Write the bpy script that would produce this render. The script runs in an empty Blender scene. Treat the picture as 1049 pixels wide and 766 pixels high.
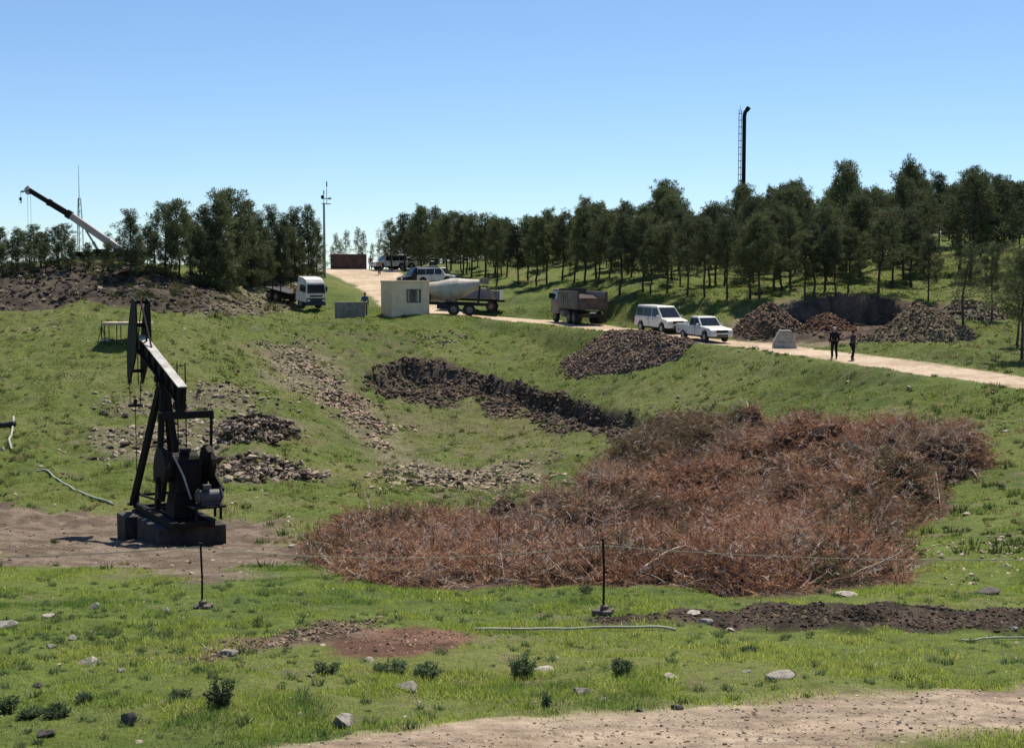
import bpy, math, random
import numpy as np
from mathutils import Vector, Matrix
R=math.radians
rng=np.random.default_rng(7); random.seed(7)
scene=bpy.context.scene
col=scene.collection
# ---------------------------------------------------------------- camera model (pixels of the 1049x766 photograph)
F=1400.0; CX=524.5; CY=383.0; HOR=285.0
TH=math.atan((CY-HOR)/F)
def unp(px,py,d):
    xc=(px-CX)/F; yc=(CY-py)/F
    dy=yc*math.sin(TH)+math.cos(TH); dz=yc*math.cos(TH)-math.sin(TH)
    t=d/dy
    return (t*xc,d,t*dz)
def at(px,py,d): return Vector(unp(px,py,d))
# ---------------------------------------------------------------- noise
def _h(ix,iy,s):
    n=(ix*374761393+iy*668265263+s*1442695041)&0xFFFFFFFF
    n=((n^(n>>13))*1274126177)&0xFFFFFFFF
    return ((n^(n>>16))&0xFFFF)/65535.0
def vnoise(x,y,s=0):
    x=np.asarray(x,float); y=np.asarray(y,float)
    ix=np.floor(x).astype(np.int64); iy=np.floor(y).astype(np.int64)
    fx=x-ix; fy=y-iy; fx=fx*fx*(3-2*fx); fy=fy*fy*(3-2*fy)
    a=_h(ix,iy,s); b=_h(ix+1,iy,s); c=_h(ix,iy+1,s); d=_h(ix+1,iy+1,s)
    return (a+(b-a)*fx)*(1-fy)+(c+(d-c)*fx)*fy
def fbm(x,y,sc,s=0,o=4):
    v=0;a=.5;t=0;f=1/sc
    for i in range(o):
        v=v+a*vnoise(x*f+17.3*i,y*f-9.1*i,s+i); t+=a; a*=.5; f*=2.03
    return v/t-.5
def sstep(a,b,x):
    t=np.clip((x-a)/(b-a),0,1); return t*t*(3-2*t)
# ---------------------------------------------------------------- terrain
near=[(766,14),(733,15.5),(700,17.2),(660,21),(622,25.5),(600,29)]
cols={
0:([(585,33),(558,42),(530,51),(500,58),(460,68),(430,75),(400,82),(370,89),(340,97),(316,104)],[(112,.55),(125,.9),(160,1.3),(300,1)]),
150:([(580,35.5),(560,43),(540,48.5),(520,53.5),(490,60.5),(460,68),(430,75),(400,82),(370,89),(340,97),(316,105)],[(113,.6),(125,1.0),(160,1.5),(300,1)]),
300:([(580,35.5),(560,43),(530,51.5),(500,59),(470,67),(440,77),(410,86),(380,95),(350,104),(325,113),(313,124),(300,132),(285,142),(277,152)],[(200,1.3),(300,1)]),
370:([(580,35.5),(560,42.5),(530,52),(500,62),(470,73),(440,84),(410,92),(380,98),(350,106),(325,117),(318,124),(292,150),(281,163),(276,176)],[(200,1.3),(300,1)]),
450:([(575,38),(545,48),(515,58),(490,68),(460,81),(430,91),(400,98),(372,103),(350,109),(325,117),(318,124),(303,137),(290,150),(278,168)],[(210,1.6),(300,1)]),
550:([(575,38),(545,48),(505,61),(480,73),(450,84),(430,90),(390,98),(360,106),(332,116),(322,121),(305,130),(285,148),(265,172)],[(230,4),(300,3)]),
640:([(575,38),(545,47),(510,57),(475,67),(440,77.5),(415,84),(380,92),(346,101),(336,106),(303,116),(285,130),(268,150)],[(180,4),(240,5),(300,4)]),
735:([(580,35),(555,41),(520,51),(480,60),(440,70.5),(400,80),(365,89),(350,93.5),(340,97),(306,108),(290,122),(270,142)],[(175,4.1),(240,5.6),(300,5)]),
860:([(575,34),(560,36.5),(525,44.5),(480,53),(430,63.5),(385,74.5),(369,79),(357,85),(338,96),(308,102),(285,120),(265,140)],[(175,4.6),(240,6.4),(300,6)]),
950:([(570,34),(540,39),(490,48),(440,57),(400,66),(377,72),(360,79),(335,92),(313,101),(290,115),(265,128)],[(170,4.9),(240,7),(300,7)]),
1049:([(580,31),(530,38.5),(480,47),(430,56),(389,66),(371,74),(340,86),(310,98),(280,112),(255,125)],[(170,5),(240,7.2),(300,7.5)]),
}
cols[-300]=cols[0]; cols[1350]=cols[1049]
P=[];Z=[]
for x,(mid,far) in cols.items():
    for y,d in near+mid:
        X,Y,z=unp(x,y,d); P.append((X/Y,math.log(Y))); Z.append(z)
    for d,z in far+[(600,-2),(2500,-20)]:
        P.append(((x-CX)/F,math.log(d))); Z.append(z)
    for d,z in ((2,-3.5),(4,-3.7),(8,-4.15)):
        P.append(((x-CX)/F,math.log(d))); Z.append(z)
P=np.array(P); Z=np.array(Z)
SC=np.array([F/250,4.0])
def _k(r2): return np.where(r2>1e-12,.5*r2*np.log(r2+1e-20),0)
Q=P*SC
n=len(Q)
K=_k(((Q[:,None]-Q[None])**2).sum(-1))+np.eye(n)*0.002
A=np.zeros((n+3,n+3)); A[:n,:n]=K; A[:n,n]=1; A[:n,n+1:]=Q; A[n,:n]=1; A[n+1:,:n]=Q.T
W=np.linalg.solve(A,np.concatenate([Z,[0,0,0]]))
def tps(u,v):
    sh=u.shape; q=np.stack([np.clip(u.ravel(),-.6,.6)*SC[0],v.ravel()*SC[1]],1); out=np.empty(len(q))
    for i in range(0,len(q),20000):
        b=q[i:i+20000]
        out[i:i+20000]=_k(((b[:,None]-Q[None])**2).sum(-1))@W[:n]+W[n]+b@W[n+1:]
    return out.reshape(sh)
UC=np.concatenate([np.linspace(-2.2,-.46,50),np.linspace(-.455,.455,560),np.linspace(.46,2.2,50)])
VR=np.concatenate([np.linspace(math.log(2),math.log(11.8),30),np.linspace(math.log(12),math.log(130),780),np.linspace(math.log(130.5),math.log(300),110),np.linspace(math.log(310),math.log(2500),25)])
GU,GV=np.meshgrid(UC,VR)
GY=np.exp(GV); GX=GU*GY
ZG=tps(GU,GV)
iu=np.arange(len(UC)); iv=np.arange(len(VR))
def zt(X,Y):
    X=np.asarray(X,float);Y=np.maximum(np.asarray(Y,float),2.01)
    a=np.interp(X/Y,UC,iu); b=np.interp(np.log(Y),VR,iv)
    i=np.minimum(a.astype(int),len(UC)-2); j=np.minimum(b.astype(int),len(VR)-2); fa=a-i; fb=b-j
    return (ZG[j,i]*(1-fa)+ZG[j,i+1]*fa)*(1-fb)+(ZG[j+1,i]*(1-fa)+ZG[j+1,i+1]*fa)*fb
_ds=np.exp(np.linspace(math.log(6),math.log(260),6000))
def ground(px,py,dmin=0):
    """first terrain point the ray through this photo pixel meets"""
    xc=(px-CX)/F; yc=(CY-py)/F
    dy=yc*math.sin(TH)+math.cos(TH); dz=yc*math.cos(TH)-math.sin(TH)
    d=_ds[_ds>=dmin]
    X=d/dy*xc; zr=d/dy*dz
    g=zt(X,d)
    k=np.nonzero(zr<=g)[0]
    if len(k)==0: k=[int(np.argmin(zr-g))]
    k=k[0]
    return Vector((X[k],d[k],float(g[k])))
def gd(px,d):
    X=(px-CX)/F*d; return Vector((X,d,float(zt(X,d))))
def ppx(x,y):
    """photo column of a world point"""
    return x/y*F/1.0*math.cos(TH)+CX
def poly(pts): return np.array([ground(x,y)[:2] for x,y in pts])
def sd(X,Y,pl,closed=True):
    """signed distance, negative inside"""
    X=np.asarray(X,float); Y=np.asarray(Y,float)
    best=np.full(X.shape,1e9); ins=np.zeros(X.shape,bool)
    m=len(pl)
    for k in range(m if closed else m-1):
        ax,ay=pl[k]; bx,by=pl[(k+1)%m]
        ex,ey=bx-ax,by-ay; L=ex*ex+ey*ey+1e-9
        t=np.clip(((X-ax)*ex+(Y-ay)*ey)/L,0,1)
        best=np.minimum(best,(X-ax-t*ex)**2+(Y-ay-t*ey)**2)
        if closed:
            c=((ay>Y)!=(by>Y))&(X<(bx-ax)*(Y-ay)/(by-ay+1e-12)+ax); ins^=c
    best=np.sqrt(best)
    return np.where(ins,-best,best) if closed else best
def wline(X,Y,pts):
    """distance minus half-width to a polyline of (x,y,halfwidth)"""
    best=np.full(np.shape(X),1e9)
    for (ax,ay,aw),(bx,by,bw) in zip(pts[:-1],pts[1:]):
        ex,ey=bx-ax,by-ay; L=ex*ex+ey*ey+1e-9
        t=np.clip(((X-ax)*ex+(Y-ay)*ey)/L,0,1)
        best=np.minimum(best,np.hypot(X-ax-t*ex,Y-ay-t*ey)-(aw+(bw-aw)*t))
    return best
def rp(px,d,w): return ((px-CX)/F*d,d,w)
def rg(px,py,w):
    g=ground(px,py); return (g[0],g[1],w)
ROAD=[rp(1500,50,1.9),rp(1250,57,1.9),rg(1049,392,2.2),rg(960,380,2.1),rg(880,368,2.1),rg(848,364,2.1),rg(780,355,2.0),rg(720,349,2.0),rg(655,341,2.0),rg(590,332,2.1),rg(540,328.5,2.2),rg(500,325,2.3),rg(455,321,3.0),rp(424,127,2.8),rp(408,137,2.6),rp(394,150,3.0),rp(376,163,4.2),rp(366,176,5.6),rp(372,205,7.0),rp(400,260,5)]
for q in ROAD[2:13]: pass
Z_PUMP=poly([(-60,518),(60,522),(200,528),(300,533),(335,548),(322,575),(250,592),(200,598),(120,584),(0,580),(-60,582)])
Z_RED=poly([(335,652),(360,643),(400,640),(495,645),(480,665),(420,674),(350,670)])
Z_STRIP=poly([(185,676),(240,655),(330,637),(400,634),(350,652),(260,668),(205,680)])
Z_RIDGE=poly([(575,632),(700,627),(870,624),(1060,625),(1150,625),(1150,649),(900,648),(760,643),(600,639)])
Z_TRACK=poly([(240,775),(290,765),(400,750),(600,730),(800,715),(1060,697),(1500,680),(1500,740),(1060,751),(960,757),(880,775),(500,800),(240,800)])
Z_BANK=np.array([gd(-250,103)[:2],gd(0,103.5)[:2],gd(120,104)[:2],gd(215,106)[:2],gd(262,111)[:2],gd(262,122)[:2],gd(120,118)[:2],gd(-250,117)[:2]])
Z_BANK2=np.array([gd(215,106)[:2],gd(300,120)[:2],gd(335,140)[:2],gd(300,146)[:2],gd(240,125)[:2]])
Z_SCREE=poly([(262,362),(300,345),(345,368),(370,400),(400,430),(420,470),(480,478),(550,468),(560,488),(470,508),(400,500),(370,450),(330,410),(280,390)])
Z_EARTH=poly([(250,352),(330,335),(420,345),(470,372),(540,400),(600,430),(600,470),(540,490),(430,505),(380,470),(320,425),(265,390)])
Z_ROCK1=poly([(60,452),(120,440),(215,430),(290,430),(305,455),(230,458),(215,470),(120,468)])
Z_ROCK2=poly([(205,470),(260,462),(335,485),(320,497),(250,495),(210,492)])
Z_ROCK3=poly([(80,412),(140,398),(240,395),(300,420),(280,432),(200,428),(100,430)])
Z_DRY=poly([(260,395),(300,398),(345,450),(400,490),(420,520),(330,520),(300,470)])
Z_RIGHTDIRT=np.array([gd(745,98)[:2],gd(800,90)[:2],gd(880,88)[:2],gd(960,84)[:2],gd(985,92)[:2],gd(960,101)[:2],gd(800,104)[:2]])
PITP=np.array([gd(800,94)[:2],gd(905,89)[:2],gd(955,91)[:2],gd(960,99)[:2],gd(930,101.5)[:2],gd(880,102.3)[:2],gd(835,101)[:2],gd(800,99.5)[:2]])
RIM=poly([(375,376),(400,372),(440,372),(480,379),(530,388),(580,404),(640,424),(668,436)])
BRUSH=poly([(312,560),(325,585),(360,600),(440,604),(520,598),(610,603),(690,602),(740,612),(850,604),(930,597),(942,572),(920,548),(955,532),(975,500),(1010,488),(1018,472),(960,462),(860,457),(760,455),(700,452),(640,462),(602,503),(575,530),(540,543),(480,551),(400,553),(345,556)])
BRUSHTOP=poly([(600,500),(640,462),(700,452),(760,455),(750,480),(690,505),(620,515)])
def zones(X,Y):
    n1=fbm(X,Y,3.,11); n2=fbm(X,Y,.8,21,3)
    z={}
    z['road']=1-sstep(-.25,.35,wline(X,Y,ROAD)+n1*.9+n2*.4)
    z['track']=1-sstep(-.35,.45,sd(X,Y,Z_TRACK)+n1*.8+n2*.7)
    z['pump']=1-sstep(-1.2,.8,sd(X,Y,Z_PUMP)+n1*5+n2*2)
    z['red']=1-sstep(-.3,.25,sd(X,Y,Z_RED)+n1*.9+n2*.8)
    z['strip']=1-sstep(-.2,.35,sd(X,Y,Z_STRIP)+n1*.7+n2*1.2)
    z['ridge']=1-sstep(-.25,.25,sd(X,Y,Z_RIDGE)+n1*1.2+n2*1.3)
    z['bank']=1-sstep(-.8,.8,sd(X,Y,Z_BANK)+n1*3)
    z['bank2']=1-sstep(-1,1,sd(X,Y,Z_BANK2)+n1*4)
    z['scree']=(1-sstep(-1.5,1,sd(X,Y,Z_SCREE)+n1*6+n2*3))*.8
    z['rock']=1-sstep(-.8,.8,np.minimum(np.minimum(sd(X,Y,Z_ROCK1),sd(X,Y,Z_ROCK2)),sd(X,Y,Z_ROCK3)+1.2)+n1*4+n2*2)
    z['earth']=(1-sstep(-3,2,sd(X,Y,Z_EARTH)+n1*7))*sstep(-.12,.22,n1*.7+n2+.03)
    z['dry']=(1-sstep(-2,2,sd(X,Y,Z_DRY)+n1*5))
    z['rdirt']=1-sstep(-.8,.8,sd(X,Y,Z_RIGHTDIRT)+n1*3+n2*2)
    z['pit']=1-sstep(-1.0,.5,sd(X,Y,PITP)+n1*1.5)
    ry=np.interp(X,RIM[:,0],RIM[:,1]); inx=sstep(RIM[0,0]-1,RIM[0,0]+2,X)*(1-sstep(RIM[-1,0]-2,RIM[-1,0]+1,X))
    s=(ry-Y)+n1*3.5            # >0 on the low side of the slip
    z['slip_s']=s; z['slip_in']=inx
    z['slip']=inx*sstep(-.6,-.15,s+n2*1.0)*(1-sstep(2.2,4.4,s+n2*6+n1*6-(X-RIM[0,0])*.36))*(1-.75*sstep(.03,.2,fbm(X,Y,2.6,59))*sstep(.8,1.6,s))
    z['wall']=1-sstep(.6,1.9,sd(X,Y,PITP)+n1*1.0+n2*.8)
    z['brush']=1-sstep(-.6,.3,sd(X,Y,BRUSH)+n1*3)
    return z
zg=zones(GX,GY)
def road_z(X,Y):
    best=np.full(np.shape(X),1e9); zc=np.zeros(np.shape(X))
    for (ax,ay,aw),(bx,by,bw) in zip(ROAD[:-1],ROAD[1:]):
        za,zb=float(ZR[(ax,ay)]),float(ZR[(bx,by)])
        ex,ey=bx-ax,by-ay; L=ex*ex+ey*ey+1e-9
        t=np.clip(((X-ax)*ex+(Y-ay)*ey)/L,0,1); dd=np.hypot(X-ax-t*ex,Y-ay-t*ey)
        k=dd<best; best=np.where(k,dd,best); zc=np.where(k,za+(zb-za)*t,zc)
    return zc
ZR={(q[0],q[1]):zt(q[0],q[1]) for q in ROAD}
_wl=wline(GX,GY,ROAD); _t=1-sstep(.2,2.6,_wl)
hill=1-np.maximum(np.maximum(zg['road'],_t*.8),zg['track'])
ZG=ZG*(1-_t)+road_z(GX,GY)*_t
amp=np.clip(GY/60,.35,1.3)
ZG=ZG+hill*(fbm(GX,GY,7.,3)*.75*amp+fbm(GX,GY,1.9,4)*(.30+.30*sstep(48,62,GY))*np.clip(amp,.5,1)+fbm(GX,GY,.55,5,2)*(.12+.16*sstep(45,60,GY)))
ZG=ZG+.45*zg['track']*0+zg['track']*(fbm(GX,GY,1.2,6)*.05)
ZG=ZG-zg['slip_in']*1.25*sstep(-.2,1.5,zg['slip_s'])*np.exp(-np.clip(zg['slip_s'],0,99)/9)+zg['slip']*fbm(GX,GY,1.4,8)*.9
ZG=ZG+zg['ridge']*(.04+.34*fbm(GX,GY,.7,9))+zg['strip']*(.05+.15*fbm(GX,GY,.5,9))
ZG=ZG+zg['bank']*(fbm(GX,GY,2.2,10)*.5-.25)+zg['bank2']*fbm(GX,GY,2.5,10)*.9+zg['scree']*fbm(GX,GY,1.5,12)*.4
ZG=ZG*(1-zg['pit'])+np.minimum(ZG,-3.6+fbm(GX,GY,1.3,14)*.7)*zg['pit']
# ---------------------------------------------------------------- helpers
def tag(o,label=None,cat=None,group=None,kind=None):
    if label: o['label']=label
    if cat: o['category']=cat
    if group: o['group']=group
    if kind: o['kind']=kind
    return o
def empty(name,loc,rz=0,label=None,cat=None,group=None,tilt=None):
    o=bpy.data.objects.new(name,None); col.objects.link(o); o.empty_display_size=.3
    o.location=loc; o.rotation_euler=tilt if tilt else (0,0,rz)
    return tag(o,label,cat,group)
def link(name,me,m,parent=None):
    o=bpy.data.objects.new(name,me); col.objects.link(o)
    if m is not None: me.materials.append(m)
    if parent: o.parent=parent
    return o
def np_mesh(name,V,Fc,m,parent=None,C=None,smooth=False):
    V=np.asarray(V,np.float32); Fc=np.asarray(Fc,np.int32)
    me=bpy.data.meshes.new(name); k=Fc.shape[1]
    me.vertices.add(len(V)); me.vertices.foreach_set('co',V.ravel())
    me.loops.add(Fc.size); me.loops.foreach_set('vertex_index',Fc.ravel())
    me.polygons.add(len(Fc)); me.polygons.foreach_set('loop_start',np.arange(0,Fc.size,k,dtype=np.int32))
    me.polygons.foreach_set('use_smooth',np.full(len(Fc),smooth))
    me.update(calc_edges=True)
    if C is not None:
        C=np.asarray(C,np.float32)
        if C.shape[1]==3: C=np.concatenate([C,np.ones((len(C),1),np.float32)],1)
        a=me.color_attributes.new('Col','FLOAT_COLOR','POINT'); a.data.foreach_set('color',C.ravel())
    return link(name,me,m,parent)
class MB:
    def __init__(s): s.v=[];s.f=[]
    def add(s,v,f):
        b=len(s.v); s.v+=[tuple(p) for p in v]; s.f+=[tuple(i+b for i in q) for q in f]; return s
    def box(s,c,d,rot=None):
        x,y,z=[q/2 for q in d]; v=[Vector((i*x,j*y,k*z)) for i in(-1,1) for j in(-1,1) for k in(-1,1)]
        if rot is not None: v=[rot@p for p in v]
        return s.add([p+Vector(c) for p in v],[(0,1,3,2),(4,6,7,5),(0,4,5,1),(2,3,7,6),(0,2,6,4),(1,5,7,3)])
    def fr(s,a,b):
        """frustum between rects a,b: (x0,x1,y0,y1,z)"""
        v=[]
        for x0,x1,y0,y1,z in(a,b): v+=[(x0,y0,z),(x1,y0,z),(x1,y1,z),(x0,y1,z)]
        return s.add(v,[(3,2,1,0),(4,5,6,7),(0,1,5,4),(1,2,6,5),(2,3,7,6),(3,0,4,7)])
    def cyl(s,a,b,r0,r1=None,n=12):
        if r1 is None:r1=r0
        a=Vector(a);b=Vector(b);w=(b-a).normalized()
        u=w.orthogonal().normalized(); t=w.cross(u); v=[]
        for p,r in((a,r0),(b,r1)):
            for k in range(n):
                q=2*math.pi*k/n; v.append(p+(u*math.cos(q)+t*math.sin(q))*r)
        f=[(k,(k+1)%n,n+(k+1)%n,n+k) for k in range(n)]+[tuple(range(n-1,-1,-1)),tuple(range(n,2*n))]
        return s.add(v,f)
    def beam(s,a,b,w,h,up=(0,0,1)):
        a=Vector(a);b=Vector(b);d=(b-a).normalized(); up=Vector(up)
        if abs(d.dot(up))>.98: up=Vector((0,1,0))
        x=d.cross(up).normalized(); y=x.cross(d)
        v=[p+x*i*w/2+y*j*h/2 for p in(a,b) for i,j in((-1,-1),(1,-1),(1,1),(-1,1))]
        return s.add(v,[(0,1,2,3),(7,6,5,4),(0,4,5,1),(1,5,6,2),(2,6,7,3),(3,7,4,0)])
    def tube(s,pts,r,n=6):
        pts=[Vector(p) for p in pts]; m=len(pts); v=[]
        if not hasattr(r,'__len__'): r=[r]*m
        for i,p in enumerate(pts):
            d=(pts[min(i+1,m-1)]-pts[max(i-1,0)]).normalized()
            if i==0: u=d.orthogonal().normalized()
            else: u=(u-d*u.dot(d)).normalized()
            w=d.cross(u)
            v+=[p+(u*math.cos(2*math.pi*k/n)+w*math.sin(2*math.pi*k/n))*r[i] for k in range(n)]
        f=[(i*n+k,i*n+(k+1)%n,(i+1)*n+(k+1)%n,(i+1)*n+k) for i in range(m-1) for k in range(n)]
        f+=[tuple(range(n-1,-1,-1)),tuple(range((m-1)*n,m*n))]
        return s.add(v,f)
    def prism(s,pl,y0,y1):
        """xz outline extruded along y"""
        m=len(pl); v=[(x,y0,z) for x,z in pl]+[(x,y1,z) for x,z in pl]
        return s.add(v,[tuple(range(m)),tuple(range(2*m-1,m-1,-1))]+[(k,m+k,m+(k+1)%m,(k+1)%m) for k in range(m)])
    def panel(s,p,th=.012):
        p=[Vector(q) for q in p]; nn=(p[1]-p[0]).cross(p[2]-p[0]).normalized()*th; m=len(p)
        return s.add([q+nn for q in p]+[q-nn for q in p],[tuple(range(m)),tuple(range(2*m-1,m-1,-1))]+[(k,m+k,m+(k+1)%m,(k+1)%m) for k in range(m)])
    def sphere(s,c,r,n=10,sc=(1,1,1)):
        v=[];f=[];c=Vector(c)
        for i in range(n//2+1):
            a=math.pi*i/(n//2)
            for k in range(n):
                b=2*math.pi*k/n; v.append(c+Vector((math.sin(a)*math.cos(b)*sc[0],math.sin(a)*math.sin(b)*sc[1],math.cos(a)*sc[2]))*r)
        for i in range(n//2):
            for k in range(n): f.append((i*n+k,(i+1)*n+k,(i+1)*n+(k+1)%n,i*n+(k+1)%n))
        return s.add(v,f)
    def build(s,name,m,parent=None,bevel=0,smooth=False):
        import bmesh
        me=bpy.data.meshes.new(name); me.from_pydata(s.v,[],s.f)
        bm=bmesh.new(); bm.from_mesh(me); bmesh.ops.recalc_face_normals(bm,faces=bm.faces); bm.to_mesh(me); bm.free()
        if smooth: me.polygons.foreach_set('use_smooth',[True]*len(me.polygons))
        o=link(name,me,m,parent)
        if bevel:
            b=o.modifiers.new('bevel','BEVEL'); b.width=bevel; b.segments=2; b.limit_method='ANGLE'; b.angle_limit=R(40)
        return o
# ---------------------------------------------------------------- materials
def mat(name,c,rough=.7,metal=0,var=.25,scale=3,c2=None,bump=.0,spec=.3,fac=(.35,.65)):
    m=bpy.data.materials.new(name); m.use_nodes=True; nt=m.node_tree; N=nt.nodes; L=nt.links
    b=N['Principled BSDF']; b.inputs['Roughness'].default_value=rough; b.inputs['Metallic'].default_value=metal
    b.inputs['Specular IOR Level'].default_value=spec
    tc=N.new('ShaderNodeTexCoord'); nz=N.new('ShaderNodeTexNoise'); nz.inputs['Scale'].default_value=scale; nz.inputs['Detail'].default_value=6; nz.inputs['Roughness'].default_value=.65
    L.new(tc.outputs['Object'],nz.inputs['Vector'])
    cr=N.new('ShaderNodeValToRGB'); L.new(nz.outputs['Fac'],cr.inputs['Fac'])
    if c2 is None: c2=tuple(q*(1-var) for q in c); c1=tuple(min(1,q*(1+var*.6)) for q in c)
    else: c1=c
    cr.color_ramp.elements[0].position=fac[0]; cr.color_ramp.elements[1].position=fac[1]
    cr.color_ramp.elements[0].color=(*c2,1); cr.color_ramp.elements[1].color=(*c1,1)
    L.new(cr.outputs['Color'],b.inputs['Base Color'])
    if bump:
        bp=N.new('ShaderNodeBump'); bp.inputs['Strength'].default_value=bump; bp.inputs['Distance'].default_value=.02
        n2=N.new('ShaderNodeTexNoise'); n2.inputs['Scale'].default_value=scale*8; n2.inputs['Detail'].default_value=4
        L.new(tc.outputs['Object'],n2.inputs['Vector']); L.new(n2.outputs['Fac'],bp.inputs['Height']); L.new(bp.outputs['Normal'],b.inputs['Normal'])
    return m
def attr_mat(name,rough=.9,trans=0,var=(.8,1.2),scale=12,bump=0,bscale=14,bdist=.05,spec=.15,tree=False):
    m=bpy.data.materials.new(name); m.use_nodes=True; nt=m.node_tree; N=nt.nodes; L=nt.links
    b=N['Principled BSDF']; b.inputs['Roughness'].default_value=rough; b.inputs['Specular IOR Level'].default_value=spec
    a=N.new('ShaderNodeAttribute'); a.attribute_name='Col'
    tc=N.new('ShaderNodeTexCoord'); nz=N.new('ShaderNodeTexNoise'); nz.inputs['Scale'].default_value=scale; nz.inputs['Detail'].default_value=8; nz.inputs['Roughness'].default_value=.7
    L.new(tc.outputs['Object'],nz.inputs['Vector'])
    mr=N.new('ShaderNodeMapRange'); mr.inputs[1].default_value=.3; mr.inputs[2].default_value=.7; mr.inputs[3].default_value=var[0]; mr.inputs[4].default_value=var[1]
    L.new(nz.outputs['Fac'],mr.inputs[0])
    vm=N.new('ShaderNodeVectorMath'); vm.operation='SCALE'; L.new(a.outputs['Color'],vm.inputs[0]); L.new(mr.outputs[0],vm.inputs['Scale'])
    if tree:   # every tree its own shade of green
        oi=N.new('ShaderNodeObjectInfo'); rp_=N.new('ShaderNodeValToRGB'); L.new(oi.outputs['Random'],rp_.inputs['Fac'])
        rp_.color_ramp.elements[0].color=(.72,.78,.80,1); rp_.color_ramp.elements[1].color=(1.35,1.36,1.12,1)
        v2=N.new('ShaderNodeVectorMath'); v2.operation='MULTIPLY'; L.new(vm.outputs[0],v2.inputs[0]); L.new(rp_.outputs['Color'],v2.inputs[1]); vm=v2
    L.new(vm.outputs[0],b.inputs['Base Color'])
    if bump:
        bp=N.new('ShaderNodeBump'); bp.inputs['Strength'].default_value=bump; bp.inputs['Distance'].default_value=bdist
        n2=N.new('ShaderNodeTexNoise'); n2.inputs['Scale'].default_value=bscale; n2.inputs['Detail'].default_value=8; n2.inputs['Roughness'].default_value=.7
        L.new(tc.outputs['Object'],n2.inputs['Vector']); L.new(n2.outputs['Fac'],bp.inputs['Height']); L.new(bp.outputs['Normal'],b.inputs['Normal'])
    if trans:
        t=N.new('ShaderNodeBsdfTranslucent'); L.new(vm.outputs[0],t.inputs['Color'])
        mx=N.new('ShaderNodeMixShader'); mx.inputs[0].default_value=trans
        L.new(b.outputs[0],mx.inputs[1]); L.new(t.outputs[0],mx.inputs[2]); L.new(mx.outputs[0],N['Material Output'].inputs['Surface'])
    return m
M={}
M['ground']=attr_mat('ground',.95,0,(.62,1.3),3.5,1.,7,.12)
M['grass']=attr_mat('grass_blades',.75,.45,(.85,1.15),2)
M['needles']=attr_mat('pine_needles',.8,.25,(.8,1.2),1.5,tree=True)
M['twigs']=attr_mat('dry_twigs',.9,.25,(.75,1.25),4)
M['stone']=attr_mat('stone',.9,0,(.7,1.25),9,.5,25,.03)
M['bark']=mat('bark',(.075,.058,.045),.95,var=.4,scale=6,bump=.5)
M['iron']=mat('dark_oily_iron',(.009,.0085,.009),.75,.0,c2=(.016,.012,.010),scale=2.5,bump=.2,fac=(.45,.8),spec=.2)
M['beamtop']=mat('sunlit_stained_iron',(.50,.48,.46),.6,.0,c2=(.26,.23,.20),scale=2.5)  # sunlight on the beam's upper face put into the colour, plus stains
M['concrete']=mat('concrete',(.35,.32,.28),.9,var=.35,scale=2.5,bump=.4)
M['darkconc']=mat('dark_concrete',(.065,.058,.052),.85,c2=(.022,.02,.018),scale=1.8,bump=.4)  # dark concrete mottled with a darker tone
M['booth']=mat('cream_render',(.75,.585,.395),.9,var=.14,scale=1.6,bump=.2)
M['white']=mat('white_vehicle_paint',(.76,.75,.73),.3,c2=(.60,.56,.50),scale=1.5,spec=.5)
M['glass']=mat('dark_window_glass',(.02,.024,.03),.12,var=.3,scale=1,spec=.6)
M['black']=mat('black_plastic',(.018,.018,.018),.6,var=.3)
M['tyre']=mat('tyre_rubber',(.022,.021,.02),.85,c2=(.05,.043,.035),scale=5)
M['rim']=mat('steel_rim',(.4,.4,.4),.4,.6,var=.2)
M['red']=mat('red_lens',(.12,.01,.008),.3)
M['lamp']=mat('lamp_lens',(.6,.6,.58),.15,var=.1,spec=.6)
M['greybody']=mat('dusty_grey_steel',(.27,.245,.215),.8,c2=(.15,.12,.095),scale=2.2,bump=.2)
M['brownbody']=mat('rusty_brown_steel',(.12,.09,.075),.85,c2=(.06,.046,.04),scale=2,bump=.2)
M['rust']=mat('rusty_container',(.12,.075,.058),.85,c2=(.05,.04,.036),scale=1.2,bump=.2)
M['beige']=mat('beige_drum_paint',(.42,.385,.32),.6,var=.2,scale=1.4)
M['bluegrey']=mat('blue_grey_paint',(.12,.14,.19),.55,var=.25,scale=1.5)
M['orange']=mat('orange_machine_paint',(.42,.17,.035),.6,var=.3,scale=3)
M['darkblue']=mat('navy_grille',(.02,.028,.06),.5)
M['steel']=mat('galvanised_steel',(.33,.34,.36),.5,.4,var=.2)
M['pinkboom']=mat('faded_pink_paint',(.42,.33,.32),.6,var=.15,scale=.6)
M['skin']=mat('skin',(.32,.17,.11),.6,var=.1)
M['navycloth']=mat('navy_cloth',(.010,.012,.022),.95,var=.3,scale=6)
M['plumcloth']=mat('plum_grey_cloth',(.06,.04,.055),.95,var=.2,scale=6)
M['blackcloth']=mat('black_cloth',(.007,.007,.009),.95,var=.3,scale=6)
M['blueshirt']=mat('blue_shirt_cloth',(.07,.10,.19),.95,var=.2,scale=6)
M['khaki']=mat('khaki_cloth',(.12,.10,.08),.95,var=.2,scale=6)
M['hair']=mat('dark_hair',(.012,.009,.008),.8)
M['hat']=mat('pale_cap_cloth',(.5,.49,.46),.9)
M['tan']=mat('tan_slab',(.45,.37,.26),.9,var=.2,scale=2)
M['rope']=mat('faded_rope',(.36,.36,.25),.9,var=.2,scale=9)
M['pipe']=mat('pale_pipe',(.34,.36,.27),.6,var=.25,scale=2)
M['paint_dark']=mat('dark_vehicle_paint',(.03,.035,.045),.35,var=.2,spec=.5)
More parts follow.
